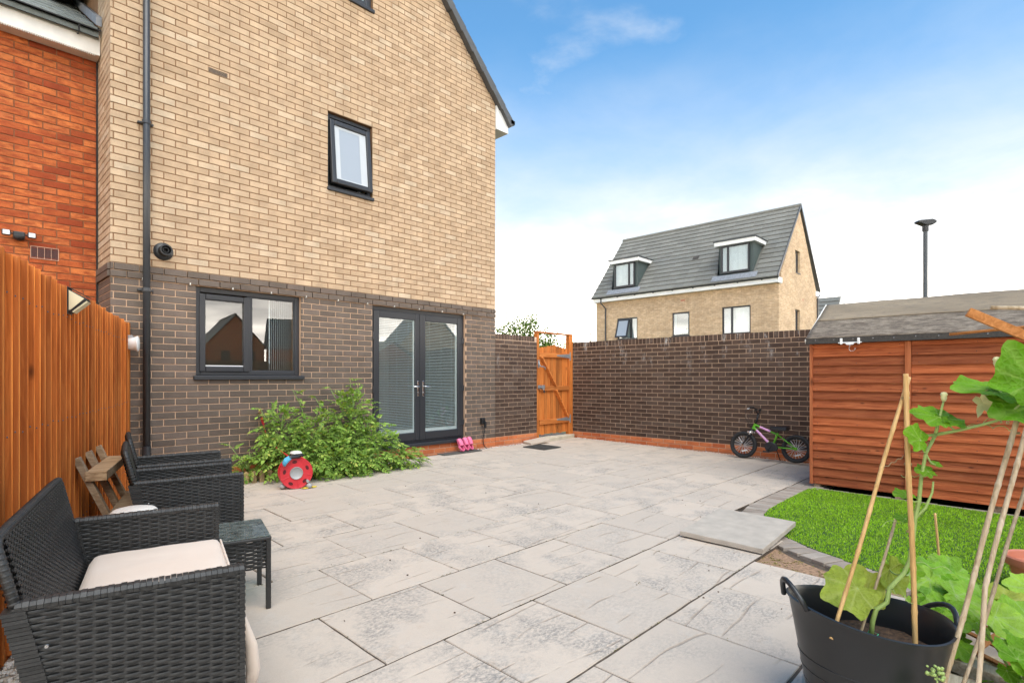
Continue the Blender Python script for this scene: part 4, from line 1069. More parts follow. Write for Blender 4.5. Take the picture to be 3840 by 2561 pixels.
M['far_red'] = brick_wall_mat('far_red_brickwork', (.44,.14,.06), (.54,.20,.09), (.40,.24,.16), 1)
fh = thing('detached_house', 'tan brick house with grey tiled roof and two dormers beyond the wall', 'house', (25.5, 13., 0))
FX0, FX1, FY0, FY1 = 25.5, 31.3, 8.18, 17.95; FE = 5.40; FR = 9.45; FXM = (FX0+FX1)/2
FOPEN = [(15.30,16.56,3.28,4.44),(12.36,13.29,3.30,4.48),(9.40,10.73,3.25,4.54)]
# walls: front pierced by windows
b = MB(); ys = sorted({FY0, FY1} | {v for o in FOPEN for v in o[:2]})
for a, c in zip(ys, ys[1:]):
    op = [o for o in FOPEN if o[0] <= a and o[1] >= c]
    if op: b.box(FX0, FX0+.3, a, c, -.2, op[0][2]); b.box(FX0, FX0+.3, a, c, op[0][3], FE+.05)
    else: b.box(FX0, FX0+.3, a, c, -.2, FE+.05)
b.build('wall', M['far_tan'], fh)
# gable walls (with two slit windows on the near one)
b = MB(); GO = [(27.75, 28.45, 3.2, 4.45), (27.85, 28.5, 6.2, 7.25)]
def grz(x): return FR - .12 - abs(x-FXM)*(FR-5.62)/(FXM-FX0)
b.poly([(FX0+.302, FY0, -.2), (27.75, FY0, -.2), (27.75, FY0, grz(27.75)), (FX0+.302, FY0, grz(FX0+.302))], (0,.3,0))
b.poly([(28.5, FY0, -.2), (FX1, FY0, -.2), (FX1, FY0, grz(FX1)), (28.5, FY0, grz(28.5))], (0,.3,0))
for za, zc in ((-.2, 3.2), (4.45, 6.2)): b.box(27.75, 28.5, FY0, FY0+.3, za, zc)
b.poly([(27.75,FY0,7.25),(28.5,FY0,7.25),(28.5,FY0,grz(28.5)),(FXM,FY0,grz(FXM)),(27.75,FY0,grz(27.75))], (0,.3,0))
b.box(FX0+.302, FX1, FY1-.3, FY1, -.2, FE); b.box(FX1-.3, FX1, FY0+.302, FY1-.302, -.2, FE)
b.poly([(FX0,FY1-.3,FE+.002),(FX1,FY1-.3,FE+.002),(FXM,FY1-.3,FR-.15)], (0,.29,0))
b.build('gable_wall', M['far_tan'], fh)
MB().box(FX0+.35, FX1-.35, FY0+.35, FY1-.35, 2.6, 2.7).box(FX0+.35, FX1-.35, FY0+.35, FY1-.35, 5.2, 5.3).box(FX0+2.5, FX0+2.6, FY0+.35, FY1-.35, 0, 5.2).build('inner_floors', M['room'], fh)
def far_window(y0, y1, z0, z1, split=None, openleft=False, x=FX0, curt=(0., 1.), parent=fh, cd=.2):
    b = MB(); wd = .06
    def fr(a, c, d, e, wdd, xa, xb):
        b.box(xa, xb, a, a+wdd, d, e); b.box(xa, xb, c-wdd, c, d, e); b.box(xa, xb, a+wdd, c-wdd, d, d+wdd); b.box(xa, xb, a+wdd, c-wdd, e-wdd, e)
    fr(y0, y1, z0, z1, wd, x+.04, x+.12)
    if split: b.box(x+.041, x+.119, split-.04, split+.04, z0+wd, z1-wd)
    w_ = b.build('window', M['anthracite'], parent)
    b = MB().box(x+.09, x+.097, y0+.05, y1-.05, z0+.05, z1-.05).build('pane', M['glass'], w_)
    b = MB().box(x-.03, x+.06, y0-.03, y1+.03, z0-.045, z0-.002).build('sill', M['anthracite'], w_)
    a, c = y0+(y1-y0)*curt[0], y0+(y1-y0)*curt[1]; b = MB(); n = 16
    for i in range(n):
        u0, u1 = a+(c-a)*i/n, a+(c-a)*(i+1)/n
        b.add([(x+cd+.02*cd*5*math.sin(i*1.9), u0, z0), (x+cd+.02*cd*5*math.sin((i+1)*1.9), u1, z0), (x+cd+.02*cd*5*math.sin((i+1)*1.9), u1, z1), (x+cd+.02*cd*5*math.sin(i*1.9), u0, z1)], [(0,1,2,3)])
    b.build('curtain', M['curtain'], w_, flip=False)
    return w_
w0 = far_window(15.30,16.56,3.28,4.44, 15.72, curt=(.04,.96))
sm = Matrix.Translation((FX0+.02, 0, 4.36)) @ Matrix.Rotation(R(17), 4, 'Y')
b = MB()
for q in [(15.78,16.52,-1.02,-.95),(15.78,16.52,-.07,0),(15.78,15.85,-.95,-.07),(16.45,16.52,-.95,-.07)]: b.box(-.03,.03,q[0],q[1],q[2],q[3],sm)
sa = b.build('open_sash', M['anthracite'], w0)
MB().box(-.004,.004,15.85,16.45,-.95,-.07,sm).build('sash_pane', M['frosted'], w0)
w1 = far_window(12.36,13.29,3.30,4.48, None, curt=(.85,1.))
MB().box(FX0+.022, FX0+.07, 12.44, 13.21, 3.38, 4.40).build('bathroom_pane', M['glass'], w1)
far_window(9.40,10.73,3.25,4.54, 10.28, curt=(.02,.98))
# slit windows on the gable
for x0, x1, z0, z1 in GO:
    b = MB()
    for q in [(x0,x0+.06,z0,z1),(x1-.06,x1,z0,z1),(x0+.06,x1-.06,z0,z0+.06),(x0+.06,x1-.06,z1-.06,z1)]: b.box(q[0],q[1],FY0+.10,FY0+.17,q[2],q[3])
    w_ = b.build('window', M['anthracite'], fh); MB().box(x0+.05,x1-.05,FY0+.13,FY0+.137,z0+.05,z1-.05).build('pane', M['glass'], w_)
    MB().box(x0+.1,x1-.1,FY0+.15,FY0+.16,z0,z1).build('curtain', M['curtain'], w_)
    MB().box(x0-.02,x1+.02,FY0-.03,FY0+.1,z0-.04,z0-.002).build('sill', M['anthracite'], w_)
# eave
MB().box(FX0-.26, FX0+.28, FY0-.06, FY1+.06, FE+.0, FE+.255).build('fascia', M['white'], fh, bevel=.01)
MB().box(FX1-.28, FX1+.26, FY0-.06, FY1+.06, FE+.0, FE+.255).build('fascia', M['white'], fh)
MB().tube([(FX0-.31, FY0-.10, FE+.245), (FX0-.31, FY1+.10, FE+.245)], .06, 10).build('gutter', M['pipe'], fh, smooth=40)
for i in range(9): MB().box(FX0-.36, FX0-.26, FY0+.6+i*1.08, FY0+.64+i*1.08, FE+.155, FE+.2).build('gutter_bracket', M['pipe'], fh)
MB().tube([(FX0-.28,17.45,FE+.2),(FX0-.28,17.45,FE-.05),(FX0-.07,17.28,FE-.35),(FX0-.07,17.28,0.)], .04, 8).build('downpipe', M['pipe'], fh, smooth=40)
MB().tube([(FX1+.28,FY0+.1,FE+.2),(FX1+.28,FY0-.07,FE+.1),(FX1-.12,FY0-.07,FE-.1),(FX1-.12,FY0-.07,0.)], .04, 8).build('downpipe', M['pipe'], fh, smooth=40)
MB().box(FX0-.006, FX0+.01, 12.6, 12.83, 5.03, 5.10).build('air_vent', M['terracotta'], fh)
MB().box(28.9, 29.02, FY0-.006, FY0+.01, 4.95, 5.05).build('air_vent', M['terracotta'], fh)
# tiled roof: course by course
eX, eZ = FX0-.34, FE+.26; rd = Vector((FXM-eX, 0, FR-eZ)); RLn = rd.length; rd.normalize(); rn = Vector((-rd.z, 0, rd.x))
DORM = [(15.18, 16.92), (9.16, 10.98)]
def rp(u, y, h): return Vector((eX, y, eZ)) + rd*u + rn*h
rf = MB().poly([rp(0,FY0-.05,-.03), rp(RLn,FY0-.05,-.03), rp(RLn,FY0-.05,.0), rp(0,FY0-.05,.0)], (0, FY1-FY0+.10, 0)).build('roof', M['tile'], fh)
MB().poly([(FX1+.34, FY0-.05, eZ-.02), (FX1+.34, FY0-.05, eZ+.04), (FXM, FY0-.05, FR+.04), (FXM, FY0-.05, FR-.02)], (0, FY1-FY0+.10, 0)).build('roof_back_slope', M['tile'], fh)
nrow = 15; ru = RLn/nrow; ncol = 20; cw = (FY1-FY0+.12)/ncol
tl = []
for r_ in range(nrow):
    for c_ in range(ncol):
        y0 = FY0-.06+c_*cw; y1 = y0+cw-.006; u0 = r_*ru - .03
        zc = rp(u0+.1, 0, 0).z
        if zc < 7.5 and any(y1 > a+.02 and y0 < bb-.02 for a, bb in DORM) and zc > 5.85:
            # trim tiles at the dormer cheeks
            segs = [(y0, y1)]
            for a, bb in DORM:
                ns_ = []
                for s0, s1 in segs:
                    if s1 <= a or s0 >= bb: ns_.append((s0, s1)); continue
                    if s0 < a: ns_.append((s0, a))
                    if s1 > bb: ns_.append((bb, s1))
                segs = ns_
        else: segs = [(y0, y1)]
        for s0, s1 in segs:
            if s1-s0 > .04: tl.append((r_, u0, s0, s1))
rest = MB()
for i, (r_, u0, a, c) in enumerate(sorted(tl, key=lambda q: q[2])):
    b = MB().poly([rp(u0, a, .004), rp(u0+ru+.05, a, .001), rp(u0+ru+.05, a, .018), rp(u0, a, .058)], (0, c-a, 0))
    if i < 290: b.build('roof_tile', M['tile'], rf)
    else: rest.add(b.v, b.f)
if rest.v: rest.build('roof_tiles', M['tile'], rf)['kind'] = 'stuff'
MB().tube([(FXM, FY0-.08, FR+.02), (FXM, FY1+.06, FR+.02)], .10, 10).build('ridge', M['tile'], fh, smooth=40)
MB().bar(tuple(rp(-.02,FY0-.075,.02)), tuple(rp(RLn,FY0-.075,.02)), .03, .12).build('verge', M['pipe'], fh)
MB().bar((FX1+.36, FY0-.075, eZ+.02), (FXM, FY0-.075, FR+.02), .03, .12).build('verge', M['pipe'], fh)
MB().box(-.12,.12,-.15,.15,0,.03, Matrix.Translation(rp(2.15, 12.5, .05)) @ Matrix.Rotation(-math.atan2(rd.z, rd.x), 4, 'Y')).build('roof_vent', M['felt_dark'], rf)
# two dormers
for y0, y1, sp in ((15.28, 16.82, 15.78), (9.28, 10.88, 10.42)):
    zb_, zt = 5.92, 7.42; xf = FX0 + .02
    back = lambda z: eX + (z-eZ)*rd.x/rd.z
    b = MB(); b.poly([(xf,y0,zb_),(xf,y0,zt),(back(zt),y0,zt),(back(zb_)-.0,y0,zb_)], (0, y1-y0, 0))
    dm_ = b.build('dormer', M['dormer'], fh)
    far_window(y0+.16, y1-.14, zb_+.22, zt-.02, sp, x=xf-.15, curt=(.02,.98), parent=dm_, cd=.125)
    MB().box(xf-.20, back(zt)+.25, y0-.16, y1+.16, zt, zt+.19).build('dormer_fascia', M['white'], dm_, bevel=.012)
    MB().box(xf-.24, back(zt)+.45, y0-.20, y1+.20, zt+.192, zt+.245).build('dormer_roof', M['grey_metal'], dm_, bevel=.01)
    MB().poly([rp(.06,y0-.25,.065), rp(.42,y0-.25,.065), rp(.42,y0-.25,.075), rp(.06,y0-.25,.075)], (0, y1-y0+.5, 0)).build('flashing_apron', M['lead'], dm_)
# a second house further back, only its roof edge shows
f2 = thing('terrace_house', 'white-gabled grey roof just visible right of the far house', 'house', (40, 10.4, 0))
for i in range(6):
    z = 4.45 + i*.27
    MB().poly([(36.2+i*.26, 8.55, z), (36.5+i*.26, 8.55, z+.30), (36.5+i*.26, 8.55, z+.36), (36.16+i*.26, 8.55, z+.08)], (0, 7, 0)).build('roof_course', M['tile'], f2)
MB().box(36.6, 41, 8.7, 15.4, 0, 4.5).build('wall', M['far_red'], f2)
MB().box(36.25, 36.6, 8.5, 15.5, 4.3, 4.55).build('fascia', M['white'], f2)
MB().poly([(36.3, 8.52, 4.55), (38.0, 8.52, 6.2), (41, 8.52, 4.55)], (0,.05,0)).build('gable_boarding', M['white'], f2)

# houses behind the camera, seen only as reflections in the panes
for nm, lab, x, y, rz, mk in (('reflected_house', 'red brick gabled house mirrored in the left kitchen pane', 24.5, -60, R(8), 'far_red'),
                              ('reflected_house', 'grey-roofed red brick house mirrored in the right kitchen pane', 33.5, -56, R(-62), 'far_red'),
                              ('reflected_house', 'tan brick house mirrored in the right french door pane', 38, -38, R(20), 'far_tan')):
    t_ = thing(nm, lab, 'house', (x, y, 0), rz)
    MB().box(-3.2,3.2,-5,5,-.2,5).poly([(-3.2,-5,5.001),(3.2,-5,5.001),(0,-5,8.5)], (0,10,0)).build('wall', M[mk], t_, world=False)
    for sx in (-1, 1):
        for i in range(10):
            a = i/10; b_ = (i+1)/10+.03
            MB().poly([(sx*3.5*(1-a), -5.3, 4.7+4*a), (sx*3.5*(1-b_), -5.3, 4.7+4*b_), (sx*3.5*(1-b_), -5.3, 4.74+4*b_), (sx*3.5*(1-a), -5.3, 4.83+4*a)], (0,10.6,0)).build('roof_course', M['tile'], t_, world=False)
    for xx, zz in ((-1.6,3.2),(1.2,3.2),(-1.6,.9),(1.2,.9)):
        MB().box(xx, xx+1, 4.98, 5.03, zz, zz+1.2).build('window', M['anthracite'], t_, world=False)
# rear boundary of the garden (mirrored low in the panes)
rfz = thing('rear_fence', 'brown close-board fence closing the garden behind the viewpoint', 'fence', (3, -4.2, 0))
for i in range(90):
    MB().box(-4.0+i*.15, -3.856+i*.15, -4.22, -4.20+(.012 if i % 2 else 0), -.2, 1.75).build('fence_board', M['grey_wood'], rfz)

# ------------------------------------------------------------------ street lamps
def street_lamp(x, y, h, label, r, head, rz):
    t_ = thing('street_lamp', label, 'street lamp', (x, y, -.2), rz, group='street lamps beyond the wall')
    MB().tube([(0,0,0),(0,0,1.2),(0,0,1.3),(0,0,h-.45),(0,0,h-.1)], [r*1.5,r*1.5,r,r*.85,r*.8], 12).build('pole', M['grey_metal'], t_, world=False, smooth=40)
    if head == 0:
        MB().tube([(0,0,h-.3),(0,0,h)], r*1.25, 10).build('spigot', M['black'], t_, world=False)
        b = MB(); pr = [(-.38,.02),(-.30,.10),(.20,.15),(.34,.10),(.36,.02),(.22,-.07),(-.05,-.10)]
        b.poly([(x_, -.13, h+z) for x_, z in pr], (0,.26,0)); b.build('lantern', M['black'], t_, world=False, bevel=.03)
    else:
        MB().box(-.05,.85,-.09,.09,h-.1,h-.02).build('lantern', M['black'], t_, world=False, bevel=.02)
street_lamp(25.9, 3.03, 7.30, 'tall dark street lamp with tilted lantern rising behind the shed', .085, 0, R(-46))
street_lamp(45.0, 32.4, 5.9, 'small distant street lamp left of the far house', .07, 1, R(-46))

# ------------------------------------------------------------------ trees beyond the wall
def tree(x, y, h, rx, n, label, seed, crown0=.35):
    rs = random.Random(seed); t_ = thing('garden_tree', label, 'tree', (x, y, -.2), rs.uniform(0,6), group='young trees beyond the wall')
    MB().tube([(0,0,0),(.04,.02,h*.3),(-.02,.05,h*.6),(.02,0,h*.97)], [.09,.07,.045,.01], 8).build('trunk', M['bark'], t_, world=False, smooth=True)
    lm = MB(); tips = []
    for i in range(16):
        z0 = h*rs.uniform(crown0, .85); a = rs.uniform(0, 6.28); L = rx*rs.uniform(.6,1.)*(1.15-z0/h*.55)
        p1 = (math.cos(a)*L*.5, math.sin(a)*L*.5, z0+L*.35); p2 = (math.cos(a)*L, math.sin(a)*L, z0+L*.75+rs.uniform(0,.3))
        lm.tube([(0,0,z0), p1, p2], [.025,.016,.006], 5); tips += [Vector(p1), Vector(p2), (Vector(p1)+Vector(p2))/2]
    lm.build('limbs', M['bark'], t_, world=False, smooth=True)
    tips += [Vector((0,0,h*.95)), Vector((0,0,h*.85))]
    lv = MB()
    for i in range(n):
        c = rs.choice(tips) + Vector((rs.gauss(0,.22),rs.gauss(0,.22),rs.gauss(0,.25)))
        d = Vector((rs.gauss(0,1),rs.gauss(0,1),rs.gauss(.3,.8))).normalized(); e = d.orthogonal().normalized(); e.rotate(Matrix.Rotation(rs.uniform(0,6.28),3,d))
        L = rs.uniform(.06,.12); wd = L*.42
        lv.add([c, c+d*L*.45+e*wd, c+d*L, c+d*L*.45-e*wd], [(0,1,2,3)])
    o = lv.build('crown', M['treeleaf'], t_, world=False, flip=False); o['kind'] = 'stuff'
tree(16.45, 16.3, 3.85, 1.0, 2200, 'young tree peeping past the right corner of the tan house', 4)
tree(17.45, 15.75, 3.8, 1.1, 2600, 'young bright green tree behind the gate left side', 5)
tree(18.0, 15.2, 3.2, .9, 2000, 'low yellow-green tree seen through the open top of the gate frame', 6)
tree(38.0, 28.3, 4.6, 1.9, 2600, 'distant tree beside the small street lamp', 8)
# ------------------------------------------------------------------ rattan furniture
def weave(mb, P0, U, V, N, hp=.040, vp=.0104, amp=.0042, start=None):
    """woven resin: flat horizontal strands running over and under upright ones"""
    P0, U, V, N = Vector(P0), Vector(U), Vector(V), Vector(N).normalized()
    lu, lv = U.length, V.length; u = U/lu; v = V/lv
    nu = max(2, round(lu/hp)); nv = max(2, round(lv/vp)); hp = lu/nu; vp = lv/nv
    for r_ in range(nv):
        zc = (r_+.5)*vp; ph = 0 if r_ % 2 else math.pi; vs_, fs_ = [], []
        st = nu*4; x00 = start(zc) if start else 0.
        for i in range(st+1):
            x = max(lu*i/st, x00); o = amp*math.cos(math.pi*x/hp + ph); wv = .47*vp*(1 + .10*math.cos(math.pi*x/hp + ph))
            b = P0 + u*x + N*o
            vs_ += [b + v*(zc-wv) - N*.0012, b + v*zc + N*.0010, b + v*(zc+wv) - N*.0012]
        for i in range(st): fs_ += [(i*3, i*3+3, i*3+4, i*3+1), (i*3+1, i*3+4, i*3+5, i*3+2)]
        mb.add(vs_, fs_)
    for i in range(nu):
        x = (i+.5)*hp
        if start and x < start(lv*.35): continue
        mb.add([P0+u*(x-.004), P0+u*(x+.004), P0+u*(x+.004)+V, P0+u*(x-.004)+V], [(0,1,2,3)])
XBK = lambda z: .115 - .225*z      # raked line of the back
def rattan_seat(name, label, width, loc, rz, cushion=True):
    t_ = thing(name, label, 'garden chair' if width < 1 else 'garden sofa', loc, rz, group='black rattan seats along the fence')
    H, ARM, DEP, SE = .63, .022, .565, .40
    for sy in (-1, 1):
        y = sy*width/2
        b = MB()
        xr = XBK(.10)
        # arm: two woven skins a hand apart, raked at the back
        for side in (-1, 1):
            yy = y + side*ARM
            xa = XBK(H) + .010
            weave(b, (xa, yy, .10), (DEP-xa, 0, 0), (0, 0, H-.11), (0, side, 0), start=lambda zz: XBK(.10+zz) - XBK(H))
        arm = b.build('arm', M['rattan'], t_, world=False, flip=False, smooth=True)
        c = MB(); n = 30; pts = []
        for i in range(n+1):
            x = XBK(H) + .0 + (DEP+.004-XBK(H))*i/n
            pts.append((x, y, H + .003*math.sin(i*2.1)))
        ns_ = 36; x_a, x_b = XBK(H)+.003, DEP+.004
        for i in range(ns_):
            xa, xb = x_a+(x_b-x_a)*i/ns_, x_a+(x_b-x_a)*(i+1)/ns_; e_ = .0016*(i % 2) + random.uniform(0,.0012)
            pr = [(-ARM-.003-e_, H-.016), (-ARM-.004-e_, H-.004), (-ARM+.006, H+.0045+e_), (0, H+.007+e_), (ARM-.006, H+.0045+e_), (ARM+.004+e_, H-.004), (ARM+.003+e_, H-.016)]
            c.poly([(xa, y+q_, z_) for q_, z_ in pr], (xb-xa-.0012, 0, 0))
        c.build('arm_cap', M['rattan'], t_, world=False)['kind'] = 'stuff'
        MB().box(DEP-.03, DEP-.004, y-.016, y+.016, .0, .105).box(XBK(.05)+.015, XBK(.05)+.04, y-.016, y+.016, 0, .105).build('leg', M['rattan'], t_, world=False, bevel=.003)
        sp_ = MB()
        for i in range(44):
            z_ = .10 + (H-.115)*i/44; z2 = .10 + (H-.115)*(i+1)/44 - .0012; e_ = .0015*(i % 2) + random.uniform(0,.001)
            sp_.box(DEP-.012, DEP+.004+e_, y-ARM-.005-e_, y+ARM+.005+e_, z_, z2)
            xr_ = XBK((z_+z2)/2); sp_.box(xr_-.030-e_, xr_+.024, y-ARM-.005-e_, y+ARM+.005+e_, z_, z2)
        sp_.build('edge_wrap', M['rattan'], t_, world=False)['kind'] = 'stuff'
        # dark liner keeps the hollow arm from glowing
        MB().poly([(XBK(.10)+.02, y-.010, .105), (DEP-.012, y-.010, .105), (DEP-.012, y-.010, H-.015), (XBK(H)+.02, y-.010, H-.015)], (0,.020,0)).build('arm_liner', M['black'], t_, world=False)
        if sy == -1:
            for z in (.50, .30):
                MB().lathe([(0,.004),(.005,.003),(.007,0)], 8, Matrix.Translation((XBK(z)+.045, y-ARM-.004, z)) @ Matrix.Rotation(R(90),4,'X')).build('bolt', M['steel'], t_, world=False)
    # raked back: woven front and rear skins with wrapped edge
    zb_, zt = .16, .815; w2 = width/2 - ARM
    pa, pb = Vector((XBK(zb_), 0, zb_)), Vector((XBK(zt), 0, zt)); bd = (pb-pa); nb = Vector((bd.z, 0, -bd.x)).normalized()
    b = MB()
    weave(b, pa + Vector((0, w2, 0)) + nb*.014, (0, -2*w2, 0), bd, nb, hp=.020, vp=.0105, amp=.0026)
    weave(b, pa + Vector((0, -w2, 0)) - nb*.020, (0, 2*w2, 0), bd, -nb, hp=.036)
    b.build('backrest', M['rattan'], t_, world=False, flip=False, smooth=True)
    b = MB(); y_ = width/2+.004
    edge = [(XBK(.60), -y_, .60)] + [(XBK(z), -y_, z) for z in (.70, .80)] + [(XBK(zt), -y_+.02, zt+.004)] + [(XBK(zt)-.002, -y_+.02+(2*y_-.04)*i/6, zt+.006) for i in range(1, 6)] + [(XBK(zt), y_-.02, zt+.004)] + [(XBK(z), y_, z) for z in (.80, .70, .60)]
    b.tube(edge, .014, 8); rb_ = MB()
    for i in range(len(edge)-1):   # wrapped binding ridges
        a, c = Vector(edge[i]), Vector(edge[i+1]); L = (c-a).length; n = max(1, int(L/.016))
        for k in range(n):
            p = a.lerp(c, k/n); d = (c-a).normalized()*.005
            b.tube([p-d, p, p+d], [.0132, .0165, .0132], 8, cap=False)
    b.build('back_binding', M['rattan'], t_, world=False, smooth=True)
    b = MB(); lin = MB().poly([pa+Vector((0,-w2+.01,0))-nb*.008, pb+Vector((0,-w2+.01,0))-nb*.008, pb+Vector((0,-w2+.01,0))+nb*.006, pa+Vector((0,-w2+.01,0))+nb*.006], (0, 2*w2-.02, 0)); lin.build('back_frame', M['black'], t_, world=False)
    # seat deck and apron
    MB().box(XBK(SE)+.02, DEP-.03, -w2+.004, w2-.004, SE-.035, SE).build('seat', M['rattan'], t_, world=False, bevel=.006)
    b = MB(); weave(b, (DEP-.015, -w2, .13), (0, 2*w2, 0), (0, 0, SE-.13), (1, 0, 0)); b.build('apron', M['rattan'], t_, world=False, flip=False, smooth=True)
    MB().box(DEP-.035, DEP-.022, -w2+.01, w2-.01, .14, SE-.036).build('apron_frame', M['black'], t_, world=False)
    return t_
def soft_box(x0, x1, y0, y1, z0, z1, r, nx=16, ny=24, puff=.01, seed=0):
    """padded cushion: rounded outline, domed top, slightly lumpy"""
    b = MB(); v, f = [], []
    for side in (1, -1):
        for i in range(nx+1):
            for j in range(ny+1):
                a, c = i/nx, j/ny; x = x0+(x1-x0)*a; y = y0+(y1-y0)*c
                dx = min(x-x0, x1-x); dy = min(y-y0, y1-y); q = min(1., min(dx, dy)/r)
                k = math.sqrt(max(0., 1-(1-q)**2))
                zm = (z0+z1)/2; h = (z1-z0)/2*k + puff*k*math.sin(math.pi*a)*math.sin(math.pi*c)*(side > 0)
                h += .003*noise.noise(Vector((x*9+seed, y*9, side)))*k
                # round the corners in plan
                if dx < r and dy < r:
                    cxr = x0+r if x < (x0+x1)/2 else x1-r; cyr = y0+r if y < (y0+y1)/2 else y1-r
                    vx, vy = x-cxr, y-cyr; L = math.hypot(vx, vy); mxx = max(abs(vx), abs(vy))
                    if L > 1e-6: x, y = cxr+vx/L*mxx, cyr+vy/L*mxx
                v.append((x, y, zm + side*h))
    o = (nx+1)*(ny+1)
    for s in (0, 1):
        for i in range(nx):
            for j in range(ny):
                q = [s*o+i*(ny+1)+j, s*o+(i+1)*(ny+1)+j, s*o+(i+1)*(ny+1)+j+1, s*o+i*(ny+1)+j+1]; f.append(tuple(q if s == 0 else q[::-1]))
    b.add(v, f); return b
LV = (.283, 2.638); ra = R(-13.5)
sofa = rattan_seat('rattan_loveseat', 'black rattan loveseat with cream cushion at the front left', 1.085, (LV[0], LV[1], gz(LV[1])), ra)
cu = thing('seat_cushion', 'cream fabric seat pad on the rattan loveseat', 'cushion', (LV[0], LV[1], gz(LV[1])+.402), ra)
soft_box(XBK(.45)+.035, .578, -.508, .508, .0, .070, .045, 28, 44).build('pad', M['cushion'], cu, world=False, smooth=True)
e = []
for i in range(60):
    e.append((.574, -.48 + .96*i/59, .060 + .0015*math.sin(i*1.7)))
MB().tube(e, .0045, 6).build('piping', M['cushion'], cu, world=False, smooth=True)
MB().tube([(.578,-.47,.02),(.60,-.475,-.08),(.607,-.47,-.17),(.598,-.465,-.25),(.585,-.468,-.20)], [.008,.022,.026,.02,.006], 6).build('tie', M['cushion'], cu, world=False, smooth=True)
C1 = (.845, 4.155)
rattan_seat('rattan_armchair', 'nearer of two black rattan armchairs by the fence', .535, (C1[0], C1[1], gz(C1[1])), R(-11))
C2 = (.985, 4.80)
rattan_seat('rattan_armchair', 'farther black rattan armchair beside the downpipe', .535, (C2[0], C2[1], gz(C2[1])), R(-10))
# glass-topped table
tb = thing('side_table', 'black rattan side table with glass top between the seats', 'table', (1.083, 3.293, gz(3.293)), R(-14.5))
for sx in (-1, 1):
    for sy in (-1, 1): MB().box(sx*.197-.013, sx*.197+.013, sy*.197-.013, sy*.197+.013, 0, .395).build('leg', M['rattan'], tb, world=False, bevel=.004)
b = MB()
for (p, u, n_) in (((-.184,-.198,.225),(.368,0,0),(0,-1,0)), ((.198,-.184,.225),(0,.368,0),(1,0,0)), ((.184,.198,.225),(-.368,0,0),(0,1,0)), ((-.198,.184,.225),(0,-.368,0),(-1,0,0))):
    weave(b, p, u, (0,0,.15), n_)
b.build('apron', M['rattan'], tb, world=False, flip=False, smooth=True)
b = ring(MB(), 0, 0, 0, 0, 0, 0, 0) if 0 else MB()
for q in ((-.212,.212,-.212,-.188),(-.212,.212,.188,.212),(-.212,-.188,-.188,.188),(.188,.212,-.188,.188)): b.box(q[0],q[1],q[2],q[3],.380,.398)
b.build('rim', M['rattan'], tb, world=False, bevel=.005)
MB().box(-.205,.205,-.205,.205,.399,.405).build('glass_top', M['glass_table'], tb, world=False, bevel=.001)
ty = thing('ash_tray', 'small black tray standing on the glass table', 'tray', (.945, 3.33, gz(3.33)+.406), R(-20))
ring_ = MB().box(-.07,.07,-.055,.055,0,.004)
for q in ((-.07,.07,-.055,-.05),(-.07,.07,.05,.055),(-.07,-.065,-.05,.05),(.065,.07,-.05,.05)): ring_.box(q[0],q[1],q[2],q[3],.004,.02)
ring_.build('tray_body', M['grey_metal'], ty, world=False, bevel=.002)
# white rounded tub between sofa and chair
wt = thing('white_bin', 'white round-topped bin half hidden behind the loveseat arm', 'bin', (.70, 3.54, gz(3.53)))
MB().lathe([(0,0),(.085,0),(.09,.02),(.102,.52),(.108,.528),(.108,.543),(.095,.554),(.06,.562),(0,.565)], 32).build('bin_body', M['white_dirty'], wt, world=False, smooth=50)
# wooden slatted frame leaning on the fence
wr = thing('wooden_rack', 'weathered slatted wooden rack leaning against the fence', 'rack', tuple(on_fence(1.6, .2, gz(4.8))), 0)
top_n, bot_n = .035, .33
def rk(s, f, off=0.): # f: 0 at the ground, 1 at the top
    return on_fence(s, bot_n + (top_n-bot_n)*f + off*.92, gz(4.8) + .02 + .71*f + off*.38)
for s in (1.27, 1.62, 1.97): MB().bar(rk(s, 0), rk(s, 1.), .062, .038, FN).build('slat', M['grey_wood'], wr, bevel=.003)
for f in (.80, .40): MB().bar(rk(1.22, f, .055), rk(2.05, f, .055), .115, .062, (0,0,1)).build('block', M['grey_wood'], wr, bevel=.004)

